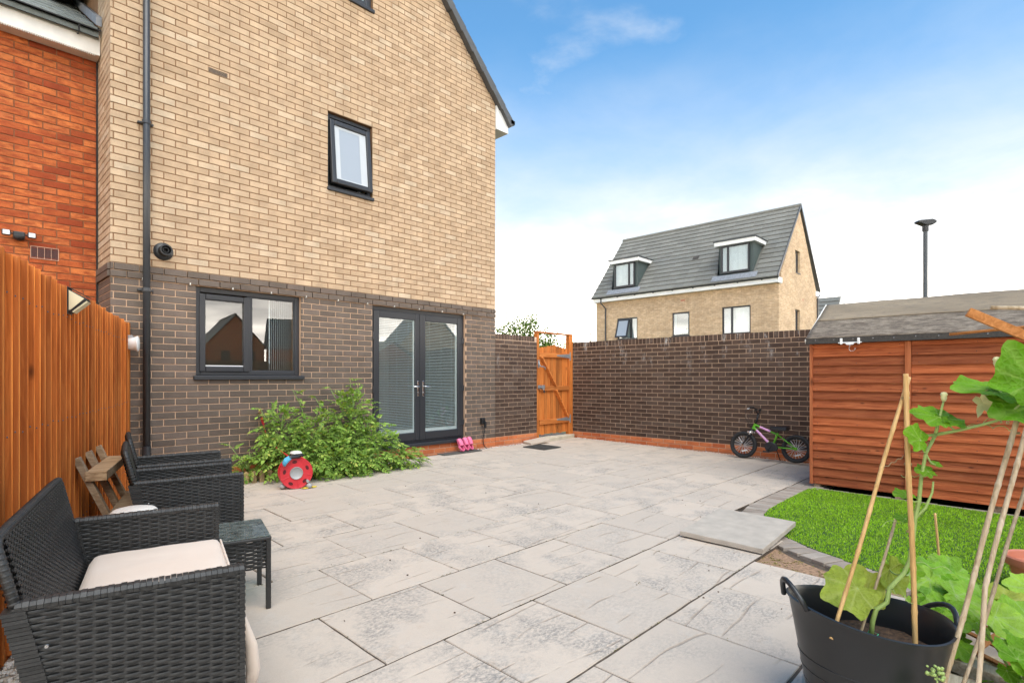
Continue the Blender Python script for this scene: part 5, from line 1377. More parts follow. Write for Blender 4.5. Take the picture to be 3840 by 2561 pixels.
# ------------------------------------------------------------------ bicycle
bk = thing('childs_bicycle', 'small green and pink bicycle with black tyres leaning by the wall', 'bicycle', (8.66, 2.545, gz(2.5)+.018), rot=(R(8), 0, R(90.5)))
def torus(cx_, cz_, r, tr, mat, name, seg=40, sec=10, flat=1.):
    b = MB(); b.tube([(cx_+r*math.cos(2*math.pi*i/seg), 0, cz_+r*math.sin(2*math.pi*i/seg)) for i in range(seg)], tr, sec, closed=True)
    if flat != 1.: b.v = [(x, y*flat, z) for x, y, z in b.v]
    return b.build(name, M[mat], bk if not isinstance(mat, tuple) else None, world=False, smooth=True)
WB, WR = .765, .207
for cx_ in (0., WB):
    ty_ = torus(cx_, WR, WR-.026, .026, 'rubber', 'tyre')
    kn = MB()
    for i in range(56):
        a = 2*math.pi*i/56
        for sy in (-1, 1):
            Mk = Matrix.Translation((cx_+(WR-.004)*math.cos(a+.02*sy), sy*.010, WR+(WR-.004)*math.sin(a+.02*sy))) @ Matrix.Rotation(-a, 4, 'Y')
            kn.box(-.004,.004,-.007,.007,-.004,.004, Mk)
    kn.build('tread', M['rubber'], ty_, world=False)
    torus(cx_, WR, WR-.055, .0085, 'black', 'rim', flat=1.6)
    sp = MB()
    for i in range(20):
        a = 2*math.pi*i/20; s = .018*(1 if i % 2 else -1)
        sp.tube([(cx_+.014*math.cos(a+.9), s, WR+.014*math.sin(a+.9)), (cx_+(WR-.058)*math.cos(a), 0, WR+(WR-.058)*math.sin(a))], 0.0032, 4)
    sp.build('spokes', M['spoke'], bk, world=False)
    MB().tube([(cx_,-.05,WR),(cx_,.05,WR)], .014, 10).tube([(cx_,-.03,WR),(cx_,-.022,WR)], .024, 12).tube([(cx_,.022,WR),(cx_,.03,WR)], .024, 12).build('hub', M['steel'] if cx_ > .1 else M['green_paint'], bk, world=False, smooth=40)
    MB().box(cx_-.045, cx_+.045, .018, .026, WR-.105, WR-.085, Matrix.Translation((cx_,0,WR)) @ Matrix.Rotation(R(18),4,'Y') @ Matrix.Translation((-cx_,0,-WR))).build('wheel_reflector', M['white'], bk, world=False, bevel=.006)
HT, HB = (.600, 0, .545), (.632, 0, .462); BBp = (.335, 0, .215); STt = (.262, 0, .428); AX = (0, 0, WR)
def two(a, b, r, name, m1, m2, f0, f1):
    a, b = Vector(a), Vector(b)
    o = MB().tube([a, b], r, 10).build(name, M[m1], bk, world=False, smooth=40)
    MB().tube([a.lerp(b, f0), a.lerp(b, f1)], r+.0012, 10, cap=False).build('tube_decal', M[m2], o, world=False, smooth=True)
two((.603,0,.528), (.268,0,.400), .0155, 'top_tube', 'green_paint', 'pink_paint', .22, .70)
two((.622,0,.487), BBp, .0175, 'down_tube', 'green_paint', 'pink_paint', .15, .78)
MB().tube([STt, BBp], .015, 10).build('seat_tube', M['green_paint'], bk, world=False, smooth=40)
MB().tube([HT, HB], .021, 12).build('head_tube', M['green_paint'], bk, world=False, smooth=40)
for sy in (-.045, .045):
    MB().tube([(.268,sy*.35,.398), (.12,sy,.30), (0,sy,WR)], .0085, 8).build('seat_stay', M['green_paint'], bk, world=False, smooth=True)
    MB().tube([(.335,sy*.6,.212), (.15,sy,.205), (0,sy,WR)], .0095, 8).build('chain_stay', M['green_paint'], bk, world=False, smooth=True)
    MB().tube([(.640,sy*.9,.445), (.672,sy,.36), (WB,sy,WR)], [.017,.016,.011], 10).build('fork_leg', M['black'], bk, world=False, smooth=True)
    MB().tube([(.650,sy*.9,.42), (.668,sy,.372)], .0185, 10).build('fork_stanchion', M['steel'], bk, world=False, smooth=True)
    MB().box(.62, .70, sy-.012, sy+.012, .395, .425).build('brake_arm', M['steel'], bk, world=False, bevel=.004)
    MB().tube([(.19,sy*.8,.335),(.165,sy*.9,.405)], .007, 6).build('brake_arm', M['steel'], bk, world=False)
MB().box(.622, .662, -.05, .05, .432, .456).build('fork_crown', M['black'], bk, world=False, bevel=.008)
MB().tube([(.600,0,.545), (.580,0,.61), (.566,0,.70)], .014, 10).build('stem', M['black'], bk, world=False, smooth=True)
MB().tube([(.60,-.235,.775),(.585,-.12,.785),(.566,-.07,.725),(.562,0,.70),(.566,.07,.725),(.585,.12,.785),(.60,.235,.775)], .010, 8).tube([(.578,-.10,.768),(.578,.10,.768)], .008, 8).build('handlebar', M['black'], bk, world=False, smooth=True)
for sy in (-1, 1):
    MB().tube([(.592,sy*.15,.782),(.605,sy*.255,.774)], .0165, 10).build('grip', M['rubber'], bk, world=False, smooth=40)
    MB().tube([(.60,sy*.145,.778),(.645,sy*.16,.765),(.65,sy*.23,.752)], .006, 6).build('brake_lever', M['steel'], bk, world=False, smooth=True)
    MB().tube([(.62,sy*.14,.775),(.72,sy*.12,.74),(.735,sy*.06,.62),(.68,sy*.03,.53),(.655,sy*.03,.45)], .0035, 5).build('brake_cable', M['black'], bk, world=False, smooth=True)
MB().tube([STt, (.248,0,.475)], .011, 8).build('seat_post', M['black'], bk, world=False, smooth=True)
b = MB(); v, f = [], []; n = 14; m_ = 10
for i in range(n+1):
    a = i/n; x = .13 + .25*a; hw = .068*(1-a)**.55*(1-.15*(1-a)) + .017; zt = .50 + .018*(1-a)**2 + .012*a
    for j in range(m_+1):
        q = math.pi*j/m_; v.append((x, -hw*math.cos(q), zt - .050 + .062*math.sin(q)**.6))
for i in range(n):
    for j in range(m_): f.append((i*(m_+1)+j, i*(m_+1)+j+1, (i+1)*(m_+1)+j+1, (i+1)*(m_+1)+j))
f.append(tuple(range(m_+1))); b.add(v, f); sd_ = b.build('saddle', M['black'], bk, world=False, smooth=60)
MB().lathe([(0,-.012),(.062,-.012),(.062,.012),(0,.012)], 24, Matrix.Translation((BBp[0],.055,BBp[2])) @ Matrix.Rotation(R(90),4,'X')).build('chainring', M['black'], bk, world=False, smooth=40)
MB().poly([(.425,.045,.255),(.43,.045,.20),(.405,.045,.145),(.34,.045,.130),(.25,.045,.150),(.23,.045,.195),(.26,.045,.255),(.34,.045,.285)], (0,.03,0)).build('chain_guard', M['black'], bk, world=False, bevel=.012, seg=3)
for sy, dz, dx in ((1, -.085, .045), (-1, .085, -.045)):
    MB().tube([(BBp[0],sy*.075,BBp[2]),(BBp[0]+dx,sy*.085,BBp[2]+dz)], .008, 8).build('crank', M['black'], bk, world=False)
    MB().box(BBp[0]+dx-.04, BBp[0]+dx+.04, sy*.085, sy*.085+sy*.07, BBp[2]+dz-.012, BBp[2]+dz+.012).build('pedal', M['black'], bk, world=False, bevel=.004)
MB().tube([(.30,-.05,.20),(.26,-.16,.005)], .007, 8).build('kickstand', M['black'], bk, world=False)

# ------------------------------------------------------------------ hose reel, tap, hose, gloves
hr = thing('hose_reel', 'red garden hose reel with grey hub standing by the tomato plants', 'hose reel', (2.70, 5.99, gz(5.99)), R(-16))
AXM = Matrix.Translation((0, 0, .175)) @ Matrix.Rotation(R(90), 4, 'X')   # local z of the lathe points to the viewer
def disc(z0, name):
    return MB().lathe([(.052,z0),(.060,z0+.012),(.150,z0+.006),(.170,z0+.012),(.176,z0+.004),(.176,z0-.012),(.168,z0-.016),(.05,z0-.010)], 40, AXM).build(name, M['red_pl'], hr, world=False, smooth=40)
d1 = disc(.070, 'front_flange'); disc(-.060, 'rear_flange')
MB().lathe([(0,.074),(.045,.076),(.060,.086),(.066,.092),(.070,.086),(.070,.07)], 32, AXM).build('hub', M['grey_pl'], hr, world=False, smooth=40)
for i in range(5):
    a = 2*math.pi*i/5 + .45
    Ms = AXM @ Matrix.Rotation(a, 4, 'Z') @ Matrix.Translation((.125, 0, .078))
    b = MB(); pr = [(.026*math.cos(q)*.62 + 0, .026*math.sin(q)) for q in [2*math.pi*k/14 for k in range(14)]]
    b.poly([Ms @ Vector((x, y, 0)) for x, y in pr], (Ms.to_3x3() @ Vector((0,0,.0035)))); b.build('slot', M['slot_dark'], d1, world=False)
    Mr = AXM @ Matrix.Rotation(a+.63, 4, 'Z')
    MB().box(.07,.160,-.006,.006,.075,.082, Mr).build('rib', M['red_pl'], d1, world=False, bevel=.003)
MB().lathe([(.085,-.05),(.10,-.045),(.135,-.02),(.138,.02),(.10,.05),(.085,.055)], 32, AXM).build('wound_hose', M['hose'], hr, world=False, smooth=True)
fr_ = MB()
for z in (-.085,):
    fr_.tube([AXM @ Vector((0,-.02,z)), AXM @ Vector((.10,-.168,z))], .009, 8); fr_.tube([AXM @ Vector((0,-.02,z)), AXM @ Vector((-.11,-.168,z))], .009, 8)
fr_.tube([AXM @ Vector((.10,-.168,-.085)), AXM @ Vector((-.11,-.168,-.085))], .009, 8); fr_.build('stand', M['grey_pl'], hr, world=False, smooth=40)
MB().tube([AXM @ Vector((.115,-.095,.08)), AXM @ Vector((.115,-.095,.115))], .016, 10).build('crank_knob', M['grey_pl'], hr, world=False, smooth=40)
for p in ((-.14,-.03,.035),(.13,-.11,.028)): MB().lathe([(0,-.03),(.022,-.022),(.034,0),(.022,.022),(0,.03)], 10, Matrix.Translation(p)).build('foot', M['grey_pl'], hr, world=False, smooth=True)
hs = thing('garden_hose', 'red hose running from the wall tap down to the reel', 'hose', (2.64, YW-.06, .70))
MB().tube([(2.65,YW-.09,.70),(2.655,YW-.11,.62),(2.66,YW-.20,.50),(2.675,YW-.33,.42),(2.70,YW-.50,.36),(2.72,YW-.68,.31),(2.735,YW-.80,.27)], .010, 8).build('hose_tube', M['hose'], hs, smooth=True)
MB().tube([(2.645,YW-.085,.735),(2.652,YW-.10,.66)], [.024,.016], 10).build('hose_connector', M['red_pl'], hs, smooth=40)
tp = thing('wall_tap', 'small brass wall tap above the tomato plants', 'tap', (2.64, YW, .77))
MB().tube([(2.64,YW,.79),(2.64,YW-.07,.79),(2.642,YW-.085,.775),(2.645,YW-.087,.735)], .012, 8).tube([(2.64,YW-.045,.79),(2.64,YW-.045,.83)], .008, 8).tube([(2.61,YW-.045,.835),(2.67,YW-.045,.835)], .007, 6).build('tap_body', plain('old_brass', (.38,.27,.12), .4, .2, 30, Metallic=.8), tp, smooth=40)
gl = thing('work_gloves', 'black white and blue work gloves draped on the red reel', 'gloves', (2.665, 5.98, gz(6)+.345))
soft_box(-.03,.085,-.075,.03,.028,.065,.022,8,8).build('glove_white', M['white_dirty'], gl, world=False, smooth=True)
soft_box(-.09,.06,-.10,-.035,-.005,.030,.02,8,8).build('glove_black', M['black'], gl, world=False, smooth=True)
MB().tube([(-.06,-.07,.01),(-.10,-.075,-.01),(-.125,-.075,-.045),(-.12,-.07,-.075)], [.026,.032,.028,.012], 8).build('cuff_blue', M['blue'], gl, world=False, smooth=True)
MB().tube([(.0,-.07,.03),(.05,-.09,.028),(.08,-.10,.015)], [.012,.013,.008], 6).tube([(.0,-.05,.034),(.06,-.07,.034),(.10,-.08,.018)], [.012,.013,.008], 6).build('glove_fingers', M['black'], gl, world=False, smooth=True)
yc = thing('yellow_rag', 'small yellow rag on the slab below the red reel', 'rag', (2.80, 5.86, gz(5.86)))
b = MB(); v, f = [], []
for i in range(9):
    for j in range(7): v.append((-.075+.15*i/8+.01*math.sin(j*2), -.03+.06*j/6, .006+.018*abs(noise.noise(Vector((i*.7, j*.8, 2))))+.003))
for i in range(8):
    for j in range(6): f.append((i*7+j, i*7+j+1, (i+1)*7+j+1, (i+1)*7+j))
b.add(v, f); b.build('cloth', M['yellow'], yc, world=False, smooth=True).modifiers.new('s','SOLIDIFY').thickness = .004

# ------------------------------------------------------------------ pink clogs propped on the step
def clog(loc, rz, label, lean):
    t_ = thing('pink_clog', label, 'clog', loc, group='pink clogs by the french doors', rot=(R(lean), 0, rz))
    # local: sole in the xz plane, toe up (+z), upper facing -y
    L, n, m_ = .215, 16, 12
    def hw(a): return .030 + .014*math.sin(min(1, a*1.25)*math.pi*.5) if a < .85 else .044*math.sqrt(max(0., 1-((a-.85)/.15)**2)) + .002
    sole = MB(); out = [(-hw(i/n)*.92, L*i/n) for i in range(n+1)] + [(hw(i/n)*1.0, L*i/n) for i in range(n, -1, -1)]
    sole.poly([(x, .004, z) for x, z in out], (0, .022, 0)); sole.build('sole', M['pink'], t_, world=False, bevel=.006, seg=3)
    up = MB(); v, f = [], []
    for i in range(n+1):
        a = .38 + .62*i/n; h = .055*math.sqrt(max(0., 1-((a-.38)/.62)**2.4)) + .002
        for j in range(m_+1):
            q = math.pi*j/m_; v.append((-hw(a)*math.cos(q), .004 - h*math.sin(q)**.8, L*a))
    for i in range(n):
        for j in range(m_): f.append((i*(m_+1)+j, i*(m_+1)+j+1, (i+1)*(m_+1)+j+1, (i+1)*(m_+1)+j))
    up.add(v, f); u = up.build('upper', M['pink'], t_, world=False, smooth=True); s = u.modifiers.new('s','SOLIDIFY'); s.thickness = .005; s.offset = -1
    MB().box(-.036,.036,-.001,.004,.012,L*.72).build('footbed', M['pink_in'], t_, world=False)
    rim = MB(); pts = [(-hw(.38)*1.0, .004, L*.40)] + [(-hw(.2)*1.05, -.012, L*.2), (-.03, -.022, .01), (0, -.026, -.006), (.03, -.022, .01), (hw(.2)*1.05, -.012, L*.2)] + [(hw(.38), .004, L*.40)]
    for dy in (0, .012, .022): rim.tube([(x, y+dy, z) for x, y, z in pts], .008, 6)
    rim.build('heel_wall', M['pink'], t_, world=False, smooth=True)
    rs = random.Random(9)
    for k, (hx, hz) in enumerate(((-.018,.70),(.018,.70),(0,.78),(-.02,.82),(.02,.82),(0,.88))):
        h = .055*math.sqrt(max(0, 1-((hz-.38)/.62)**2.4))
        MB().lathe([(0,.0012),(.0042,.001),(.0045,0)], 8, Matrix.Translation((hx, .004-h*.97, L*hz)) @ Matrix.Rotation(R(60),4,'X')).build('hole', M['black'], u, world=False)
clog((5.79, 6.70, gz(6.7)+.034), R(10), 'leftmost of three pink foam clogs leaning on the door step', -22)
clog((5.92, 6.735, gz(6.7)+.035), R(8), 'middle one of three pink foam clogs leaning on the door step', -17)
clog((6.03, 6.755, gz(6.7)+.034), R(12), 'rightmost of three pink foam clogs leaning on the door step', -15)

# ------------------------------------------------------------------ tomato plants against the wall
def leaflet(mb, p, d, nrm, L, rs):
    s = d.cross(nrm).normalized(); w_ = L*.30; k = -.12*L
    a1, a2, a3 = p + d*L*.28, p + d*L*.58, p + d*L
    mb.add([p, a1+s*w_+nrm*.02*L, a2+s*w_*.85+nrm*k*.3, a3+nrm*k*1.6, a2-s*w_*.85+nrm*k*.3, a1-s*w_+nrm*.02*L, a1, a2+nrm*k*.1],
           [(0,6,1),(1,6,7,2),(2,7,3),(3,7,4),(4,7,6,5),(5,6,0)])
def tomato(label, base, blobs, nleaf, seed, spikes=()):
    rs = random.Random(seed); t_ = thing('tomato_plant', label, 'plant', base, group='tomato plants along the house wall')
    st = MB(); lf = MB(); B = Vector(base)
    wsum = sum(b[2] for b in blobs)
    hubs = []
    for (c, r, wt) in blobs:
        c = Vector(c)
        st.tube([B + Vector((rs.uniform(-.05,.05),rs.uniform(-.05,.05),0)), B.lerp(c, .5)+Vector((rs.uniform(-.08,.08),rs.uniform(-.05,.05),.08)), c, c+Vector((rs.uniform(-.1,.1),-.05,r[2]*.8))], [.011,.009,.007,.003], 6)
        for i in range(int(2.1*nleaf*wt/wsum)):
            q = Vector((rs.gauss(0,1),rs.gauss(0,1),rs.gauss(0,1))).normalized()*(rs.random()**.45)
            p = c + Vector((q.x*r[0], q.y*r[1], q.z*r[2]))
            if p.y > YW-.04: p.y = YW-.04-rs.random()*.06
            if p.z < gz(p.y)+.03: p.z = gz(p.y)+.03+rs.random()*.08
            hubs.append((p, (p-c)))
        for i in range(7):
            q = Vector((rs.uniform(-1,1),rs.uniform(-1,.6),rs.uniform(-.2,1)))
            e_ = c+Vector((q.x*r[0]*.9,q.y*r[1]*.9,q.z*r[2]*.95)); e_.y = min(e_.y, YW-.05)
            st.tube([c, (c+e_)/2+Vector((0,0,.05)), e_], [.007,.005,.002], 5)
    for (a, b, n) in spikes:
        a, b = Vector(a), Vector(b); mid = (a+b)/2+Vector((rs.uniform(-.05,.05),-.02,.0))
        st.tube([a, mid, b], [.007,.005,.002], 5)
        for i in range(n):
            f = (i+.5)/n; p = a.lerp(mid, f*2) if f < .5 else mid.lerp(b, f*2-1); hubs.append((p, Vector((rs.uniform(-1,1),rs.uniform(-1,.3),.3))))
    for p, od in hubs:
        d = (od.normalized() if od.length > 1e-3 else Vector((0,-1,0)))*.8 + Vector((rs.uniform(-.7,.7),rs.uniform(-.8,.35),rs.uniform(-.5,.3)))
        d.normalize(); L = rs.uniform(.07,.16)
        up = Vector((rs.uniform(-.4,.4),rs.uniform(-.6,.1),1)).normalized(); sd = d.cross(up).normalized(); nr = sd.cross(d).normalized()
        if p.y + d.y*L > YW-.02: d.y = -abs(d.y)
        tip = p + d*L - Vector((0,0,L*.25)); st.tube([p, p+d*L*.55, tip], [.0022,.0018,.0012], 4, cap=False)
        leaflet(lf, tip-d*.01, (d-Vector((0,0,.4))).normalized(), nr, rs.uniform(.036,.070), rs)
        for f in (.3, .55, .8):
            for sg in (-1, 1):
                q = p + d*L*f - Vector((0,0,L*.25*f*f)); dd = (sd*sg*.9 + d*.45 + Vector((0,0,rs.uniform(-.35,.2)))).normalized()
                leaflet(lf, q, dd, nr, rs.uniform(.026,.054)*(1.1-.3*f), rs)
    st.build('stems', M['stem'], t_, smooth=True); o = lf.build('leaves', M['tomato'], t_, flip=False); o['kind'] = 'stuff'
tomato('leftmost bushy tomato plant around the hose below the tap', (2.78, 6.62, 0), [((2.80,6.60,.56),(.26,.20,.28),3), ((2.92,6.45,.26),(.36,.24,.28),3), ((2.68,6.68,.22),(.22,.12,.22),1)], 190, 1, [((2.75,6.7,.6),(2.62,6.78,.86),5)])
tomato('middle tomato plant sprawling over the slabs', (3.22, 6.60, 0), [((3.22,6.52,.42),(.36,.26,.40),4), ((3.30,6.28,.20),(.42,.22,.24),3)], 230, 2, [((3.1,6.6,.7),(2.98,6.7,1.08),7),((3.3,6.6,.7),(3.28,6.72,.98),5)])
tomato('tallest tomato plant climbing the wall beside the french doors', (3.72, 6.60, 0), [((3.72,6.58,.62),(.32,.22,.42),4), ((3.62,6.50,.30),(.36,.28,.32),3), ((3.95,6.52,.40),(.28,.24,.36),2)], 260, 3, [((3.75,6.62,.9),(3.78,6.72,1.22),9),((3.6,6.62,.85),(3.50,6.74,1.10),7)])
tomato('trailing tomato plant spilling in front of the doors', (4.05, 6.45, 0), [((4.00,6.38,.22),(.38,.24,.24),3), ((4.32,6.25,.13),(.30,.16,.13),2), ((3.70,6.18,.15),(.34,.15,.16),2)], 190, 4, [((4.3,6.25,.12),(4.68,6.15,.07),6),((4.1,6.4,.3),(4.35,6.48,.40),5)])
tomato('small lone tomato seedling left of the hose reel', (2.40, 6.70, 0), [((2.42,6.66,.14),(.16,.08,.12),1)], 14, 5, [((2.40,6.70,.1),(2.24,6.72,.46),7),((2.44,6.68,.1),(2.46,6.68,.36),4)])
pf = thing('picket_edging', 'low weathered picket edging at the foot of the tomato plants', 'edging', (2.4, 6.68, gz(6.68)))
for i in range(8):
    x = 2.10 + i*.085; MB().poly([(x,6.60-i*.012,gz(6.6)-.01),(x+.055,6.60-i*.012,gz(6.6)-.01),(x+.055,6.60-i*.012,.115),(x+.0275,6.60-i*.012,.14),(x,6.60-i*.012,.115)], (0,.016,0)).build('picket', M['picket'], pf, bevel=.002)
MB().box(2.08, 2.78, 6.625, 6.640, .03, .06).build('edging_rail', M['picket'], pf)
# ------------------------------------------------------------------ planting tub and squash vine
LEAF_POT = [((2.49, 0.307, 0.999), (-0.655, 0.524, 0.544), (-0.406, -0.852, 0.331), 0.105, 'squash'), ((2.582, 0.259, 1.081), (-0.514, 0.822, 0.245), (-0.306, -0.442, 0.843), 0.14, 'squash'), ((2.602, 0.246, 1.074), (0.791, -0.611, -0.041), (-0.276, -0.416, 0.866), 0.115, 'squash'), ((2.681, 0.101, 1.187), (-0.69, 0.721, 0.057), (-0.191, -0.257, 0.947), 0.22, 'squash'), ((2.602, 0.004, 1.211), (-0.073, 0.46, 0.885), (-0.83, -0.52, 0.202), 0.22, 'squash'), ((2.662, 0.001, 1.128), (-0.8, 0.59, -0.115), (-0.408, -0.393, 0.824), 0.23, 'squash'), ((2.648, 0.093, 1.178), (0.811, -0.527, 0.253), (-0.546, -0.527, 0.651), 0.1, 'squash'), ((2.563, 0.291, 0.876), (-0.602, 0.795, 0.075), (-0.381, -0.368, 0.848), 0.07, 'squash'), ((2.508, 0.349, 0.787), (-0.65, 0.76, 0.023), (-0.261, -0.252, 0.932), 0.075, 'squash'), ((2.505, 0.354, 0.697), (-0.675, 0.737, 0.009), (-0.228, -0.22, 0.949), 0.06, 'squash'), ((2.573, 0.271, 0.902), (0.924, -0.132, 0.358), (-0.381, -0.368, 0.848), 0.04, 'squash'), ((2.357, 0.48, 0.442), (-0.672, 0.694, -0.258), (-0.599, -0.304, 0.741), 0.185, 'squash_pale'), ((2.478, 0.478, 0.378), (0.085, 0.39, 0.917), (-0.596, -0.718, 0.361), 0.18, 'squash_pale'), ((2.605, 0.419, 0.461), (0.07, -0.427, -0.902), (-0.417, -0.834, 0.362), 0.15, 'squash_pale'), ((2.681, 0.362, 0.45), (0.793, -0.076, 0.604), (-0.546, -0.527, 0.651), 0.09, 'squash')]
LEAF_GROUND = [((3.496, 0.328, 0.22), (-0.641, 0.766, 0.035), (-0.322, -0.31, 0.894), 0.21, 'squash_mild'), ((3.62, 0.307, 0.194), (-0.076, 0.709, 0.701), (-0.61, -0.589, 0.53), 0.17, 'squash_mild'), ((3.607, 0.345, 0.225), (0.831, -0.556, 0.01), (-0.293, -0.423, 0.858), 0.17, 'squash_mild'), ((3.364, 0.28, 0.186), (-0.801, 0.584, -0.128), (-0.432, -0.417, 0.8), 0.22, 'squash_mild'), ((3.31, 0.372, 0.249), (-0.838, 0.476, -0.268), (-0.433, -0.278, 0.858), 0.18, 'squash_mild'), ((3.37, 0.327, 0.223), (0.67, -0.732, -0.123), (-0.252, -0.38, 0.89), 0.23, 'squash_mild'), ((3.178, 0.328, 0.179), (0.522, -0.816, -0.25), (-0.334, -0.465, 0.82), 0.19, 'squash_mild'), ((3.096, 0.302, 0.168), (-0.841, 0.523, -0.142), (-0.365, -0.352, 0.862), 0.17, 'squash'), ((3.115, 0.293, 0.192), (-0.77, -0.108, -0.629), (-0.509, -0.491, 0.707), 0.17, 'squash_mild'), ((3.249, 0.266, 0.215), (0.416, -0.848, -0.329), (-0.361, -0.486, 0.796), 0.19, 'squash_mild'), ((2.993, 0.245, 0.091), (-0.916, 0.32, -0.244), (-0.35, -0.337, 0.874), 0.13, 'squash'), ((3.377, 0.345, 0.172), (0.933, -0.332, 0.138), (-0.217, -0.209, 0.954), 0.16, 'squash')]
LEAF_RIGHT = [((3.372, 0.005, 0.277), (-0.492, 0.859, 0.142), (-0.365, -0.352, 0.862), 0.19, 'squash_mild'), ((3.088, 0.095, 0.285), (0.783, -0.619, 0.059), (-0.292, -0.282, 0.914), 0.2, 'squash_pale'), ((2.982, 0.016, 0.272), (-0.751, 0.657, -0.063), (-0.432, -0.417, 0.8), 0.21, 'squash_mild'), ((2.874, 0.115, 0.282), (0.066, -0.899, -0.432), (-0.432, -0.417, 0.8), 0.2, 'squash_mild'), ((2.99, 0.015, 0.226), (0.381, 0.368, 0.848), (-0.61, -0.589, 0.53), 0.17, 'squash'), ((2.733, -0.019, 0.222), (-0.702, 0.656, -0.278), (-0.56, -0.267, 0.784), 0.2, 'squash'), ((2.677, 0.047, 0.213), (0.931, -0.146, 0.334), (-0.365, -0.352, 0.862), 0.17, 'squash')]
VINE = [(2.417, 0.447, 0.25), (2.421, 0.443, 0.31), (2.431, 0.433, 0.355), (2.458, 0.404, 0.381), (2.465, 0.397, 0.434), (2.503, 0.358, 0.491), (2.518, 0.343, 0.536), (2.527, 0.333, 0.615), (2.532, 0.328, 0.697), (2.543, 0.317, 0.763), (2.55, 0.31, 0.862), (2.561, 0.298, 0.944), (2.586, 0.272, 1.013)]
BR1 = [(2.586, 0.272, 1.013), (2.607, 0.207, 1.032), (2.616, 0.14, 1.057), (2.614, 0.098, 1.075), (2.606, 0.064, 1.105), (2.611, 0.03, 1.145), (2.625, -0.014, 1.179)]
BR2 = [(2.586, 0.272, 1.013), (2.594, 0.263, 1.067), (2.603, 0.254, 1.117), (2.608, 0.249, 1.145)]
BR3 = [(2.561, 0.269, 1.015), (2.529, 0.302, 1.012), (2.511, 0.321, 1.018)]
BR4 = [(2.614, 0.098, 1.075), (2.649, 0.062, 1.169), (2.604, 0.081, 1.236), (2.574, 0.097, 1.273)]
BR5 = [(2.532, 0.328, 0.697), (2.56, 0.299, 0.738), (2.577, 0.281, 0.796), (2.581, 0.278, 0.837)]
def leaf_mesh_at(parent, base, tip, nrm, L, mat, seed, smat=None):
    """shallow-lobed, cupped squash leaf; veins are raised and carried in a 'vein' attribute"""
    rs = random.Random(seed); b, t_, n_ = Vector(base), Vector(tip).normalized(), Vector(nrm).normalized(); s = t_.cross(n_).normalized()
    SEG, RING = 56, 6; v, f, vein = [b + t_*L*.0], [], [1.]; luv = [0., 0., seed*.37]
    va = [0., .82, -.82, 1.75, -1.75]; ph = rs.uniform(0, 6); cup = rs.uniform(.05, .20); fold = rs.uniform(.05,.16); droop = rs.uniform(.05,.28)
    for r_ in range(1, RING+1):
        q = r_/RING
        for k in range(SEG):
            a = -math.pi + 2*math.pi*(k+.5)/SEG
            rad = .56 + .06*math.cos(a*5) + .10*math.cos(a) + .035*math.cos(a*9+ph) + .012*rs.uniform(-1,1)*(r_ == RING) + (.014 if (k % 4 < 2 and r_ == RING) else 0)
            rad *= 1 - .52*max(0., (abs(a)-2.45)/.7)      # notch at the stalk
            x, y = math.cos(a)*rad*q + .06*q, math.sin(a)*rad*q*.98
            dv = min(abs(a-w_) for w_ in va); vn = max(0., 1-dv/.12)
            z = cup*q*q*.5 - fold*abs(y)*.6 + .035*math.sin(a*6+ph)*q*q - droop*max(0, x)**2*.8 + .012*math.sin(x*23+ph)*math.sin(y*19)
            z += (-.030*vn + .014*math.sin(a*17+ph)*(1-vn))*q if r_ < RING else .02*math.sin(a*11+ph)
            v.append(b + t_*(x*L) + s*(y*L) + n_*(z*L)); vein.append(vn*(1-.5*q)); luv += [x, y, seed*.37]
    for k in range(SEG): f.append((0, 1+k, 1+(k+1) % SEG))
    for r_ in range(RING-1):
        for k in range(SEG):
            l = (k+1) % SEG; f.append((1+r_*SEG+k, 1+(r_+1)*SEG+k, 1+(r_+1)*SEG+l, 1+r_*SEG+l))
    mb = MB(); mb.add(v, f); o = mb.build('leaf', M[mat], parent, smooth=True, flip=False)
    at = o.data.attributes.new('vein', 'FLOAT', 'POINT'); at.data.foreach_set('value', vein)
    a2 = o.data.attributes.new('luv', 'FLOAT_VECTOR', 'POINT'); a2.data.foreach_set('vector', luv)
    return o
def bezier(a, b, sag, n=6):
    a, b = Vector(a), Vector(b); return [a.lerp(b, i/n) + Vector((0,0,-sag*4*(i/n)*(1-i/n))) for i in range(n+1)]
TUB = (2.42, .46); tz = gz(TUB[1])
tub = thing('black_tub', 'black flexible two-handled tub holding a squash plant', 'tub', (TUB[0], TUB[1], tz), R(43.97))
# oval tub, local y points away from the lens-side handle line; rim sags between the handles
prof = [(.185,0),(.192,.012),(.205,.10),(.222,.22),(.238,.33),(.250,.405),(.256,.415),(.258,.424),(.250,.426),(.243,.412),(.228,.32),(.210,.20),(.20,.06),(0,.05)]
b = MB(); v, f = [], []; SEG = 64
for k in range(SEG):
    a = 2*math.pi*k/SEG
    for r_, z in prof:
        el = 1 + .10*abs(math.sin(a))**2*(z/.42)
        rr_ = r_*(1 + .004*math.sin(z*180)) ; lift = (z/.42)*(.030*math.sin(a) + .022*abs(math.sin(a))**3 - .004)
        v.append((math.cos(a)*rr_, math.sin(a)*rr_*el, z + lift))
q = len(prof)
for k in range(SEG):
    l = (k+1) % SEG
    for i in range(q-1): f.append((k*q+i, l*q+i, l*q+i+1, k*q+i+1))
b.add(v, f); b.build('tub_body', M['tub'], tub, world=False, smooth=55)
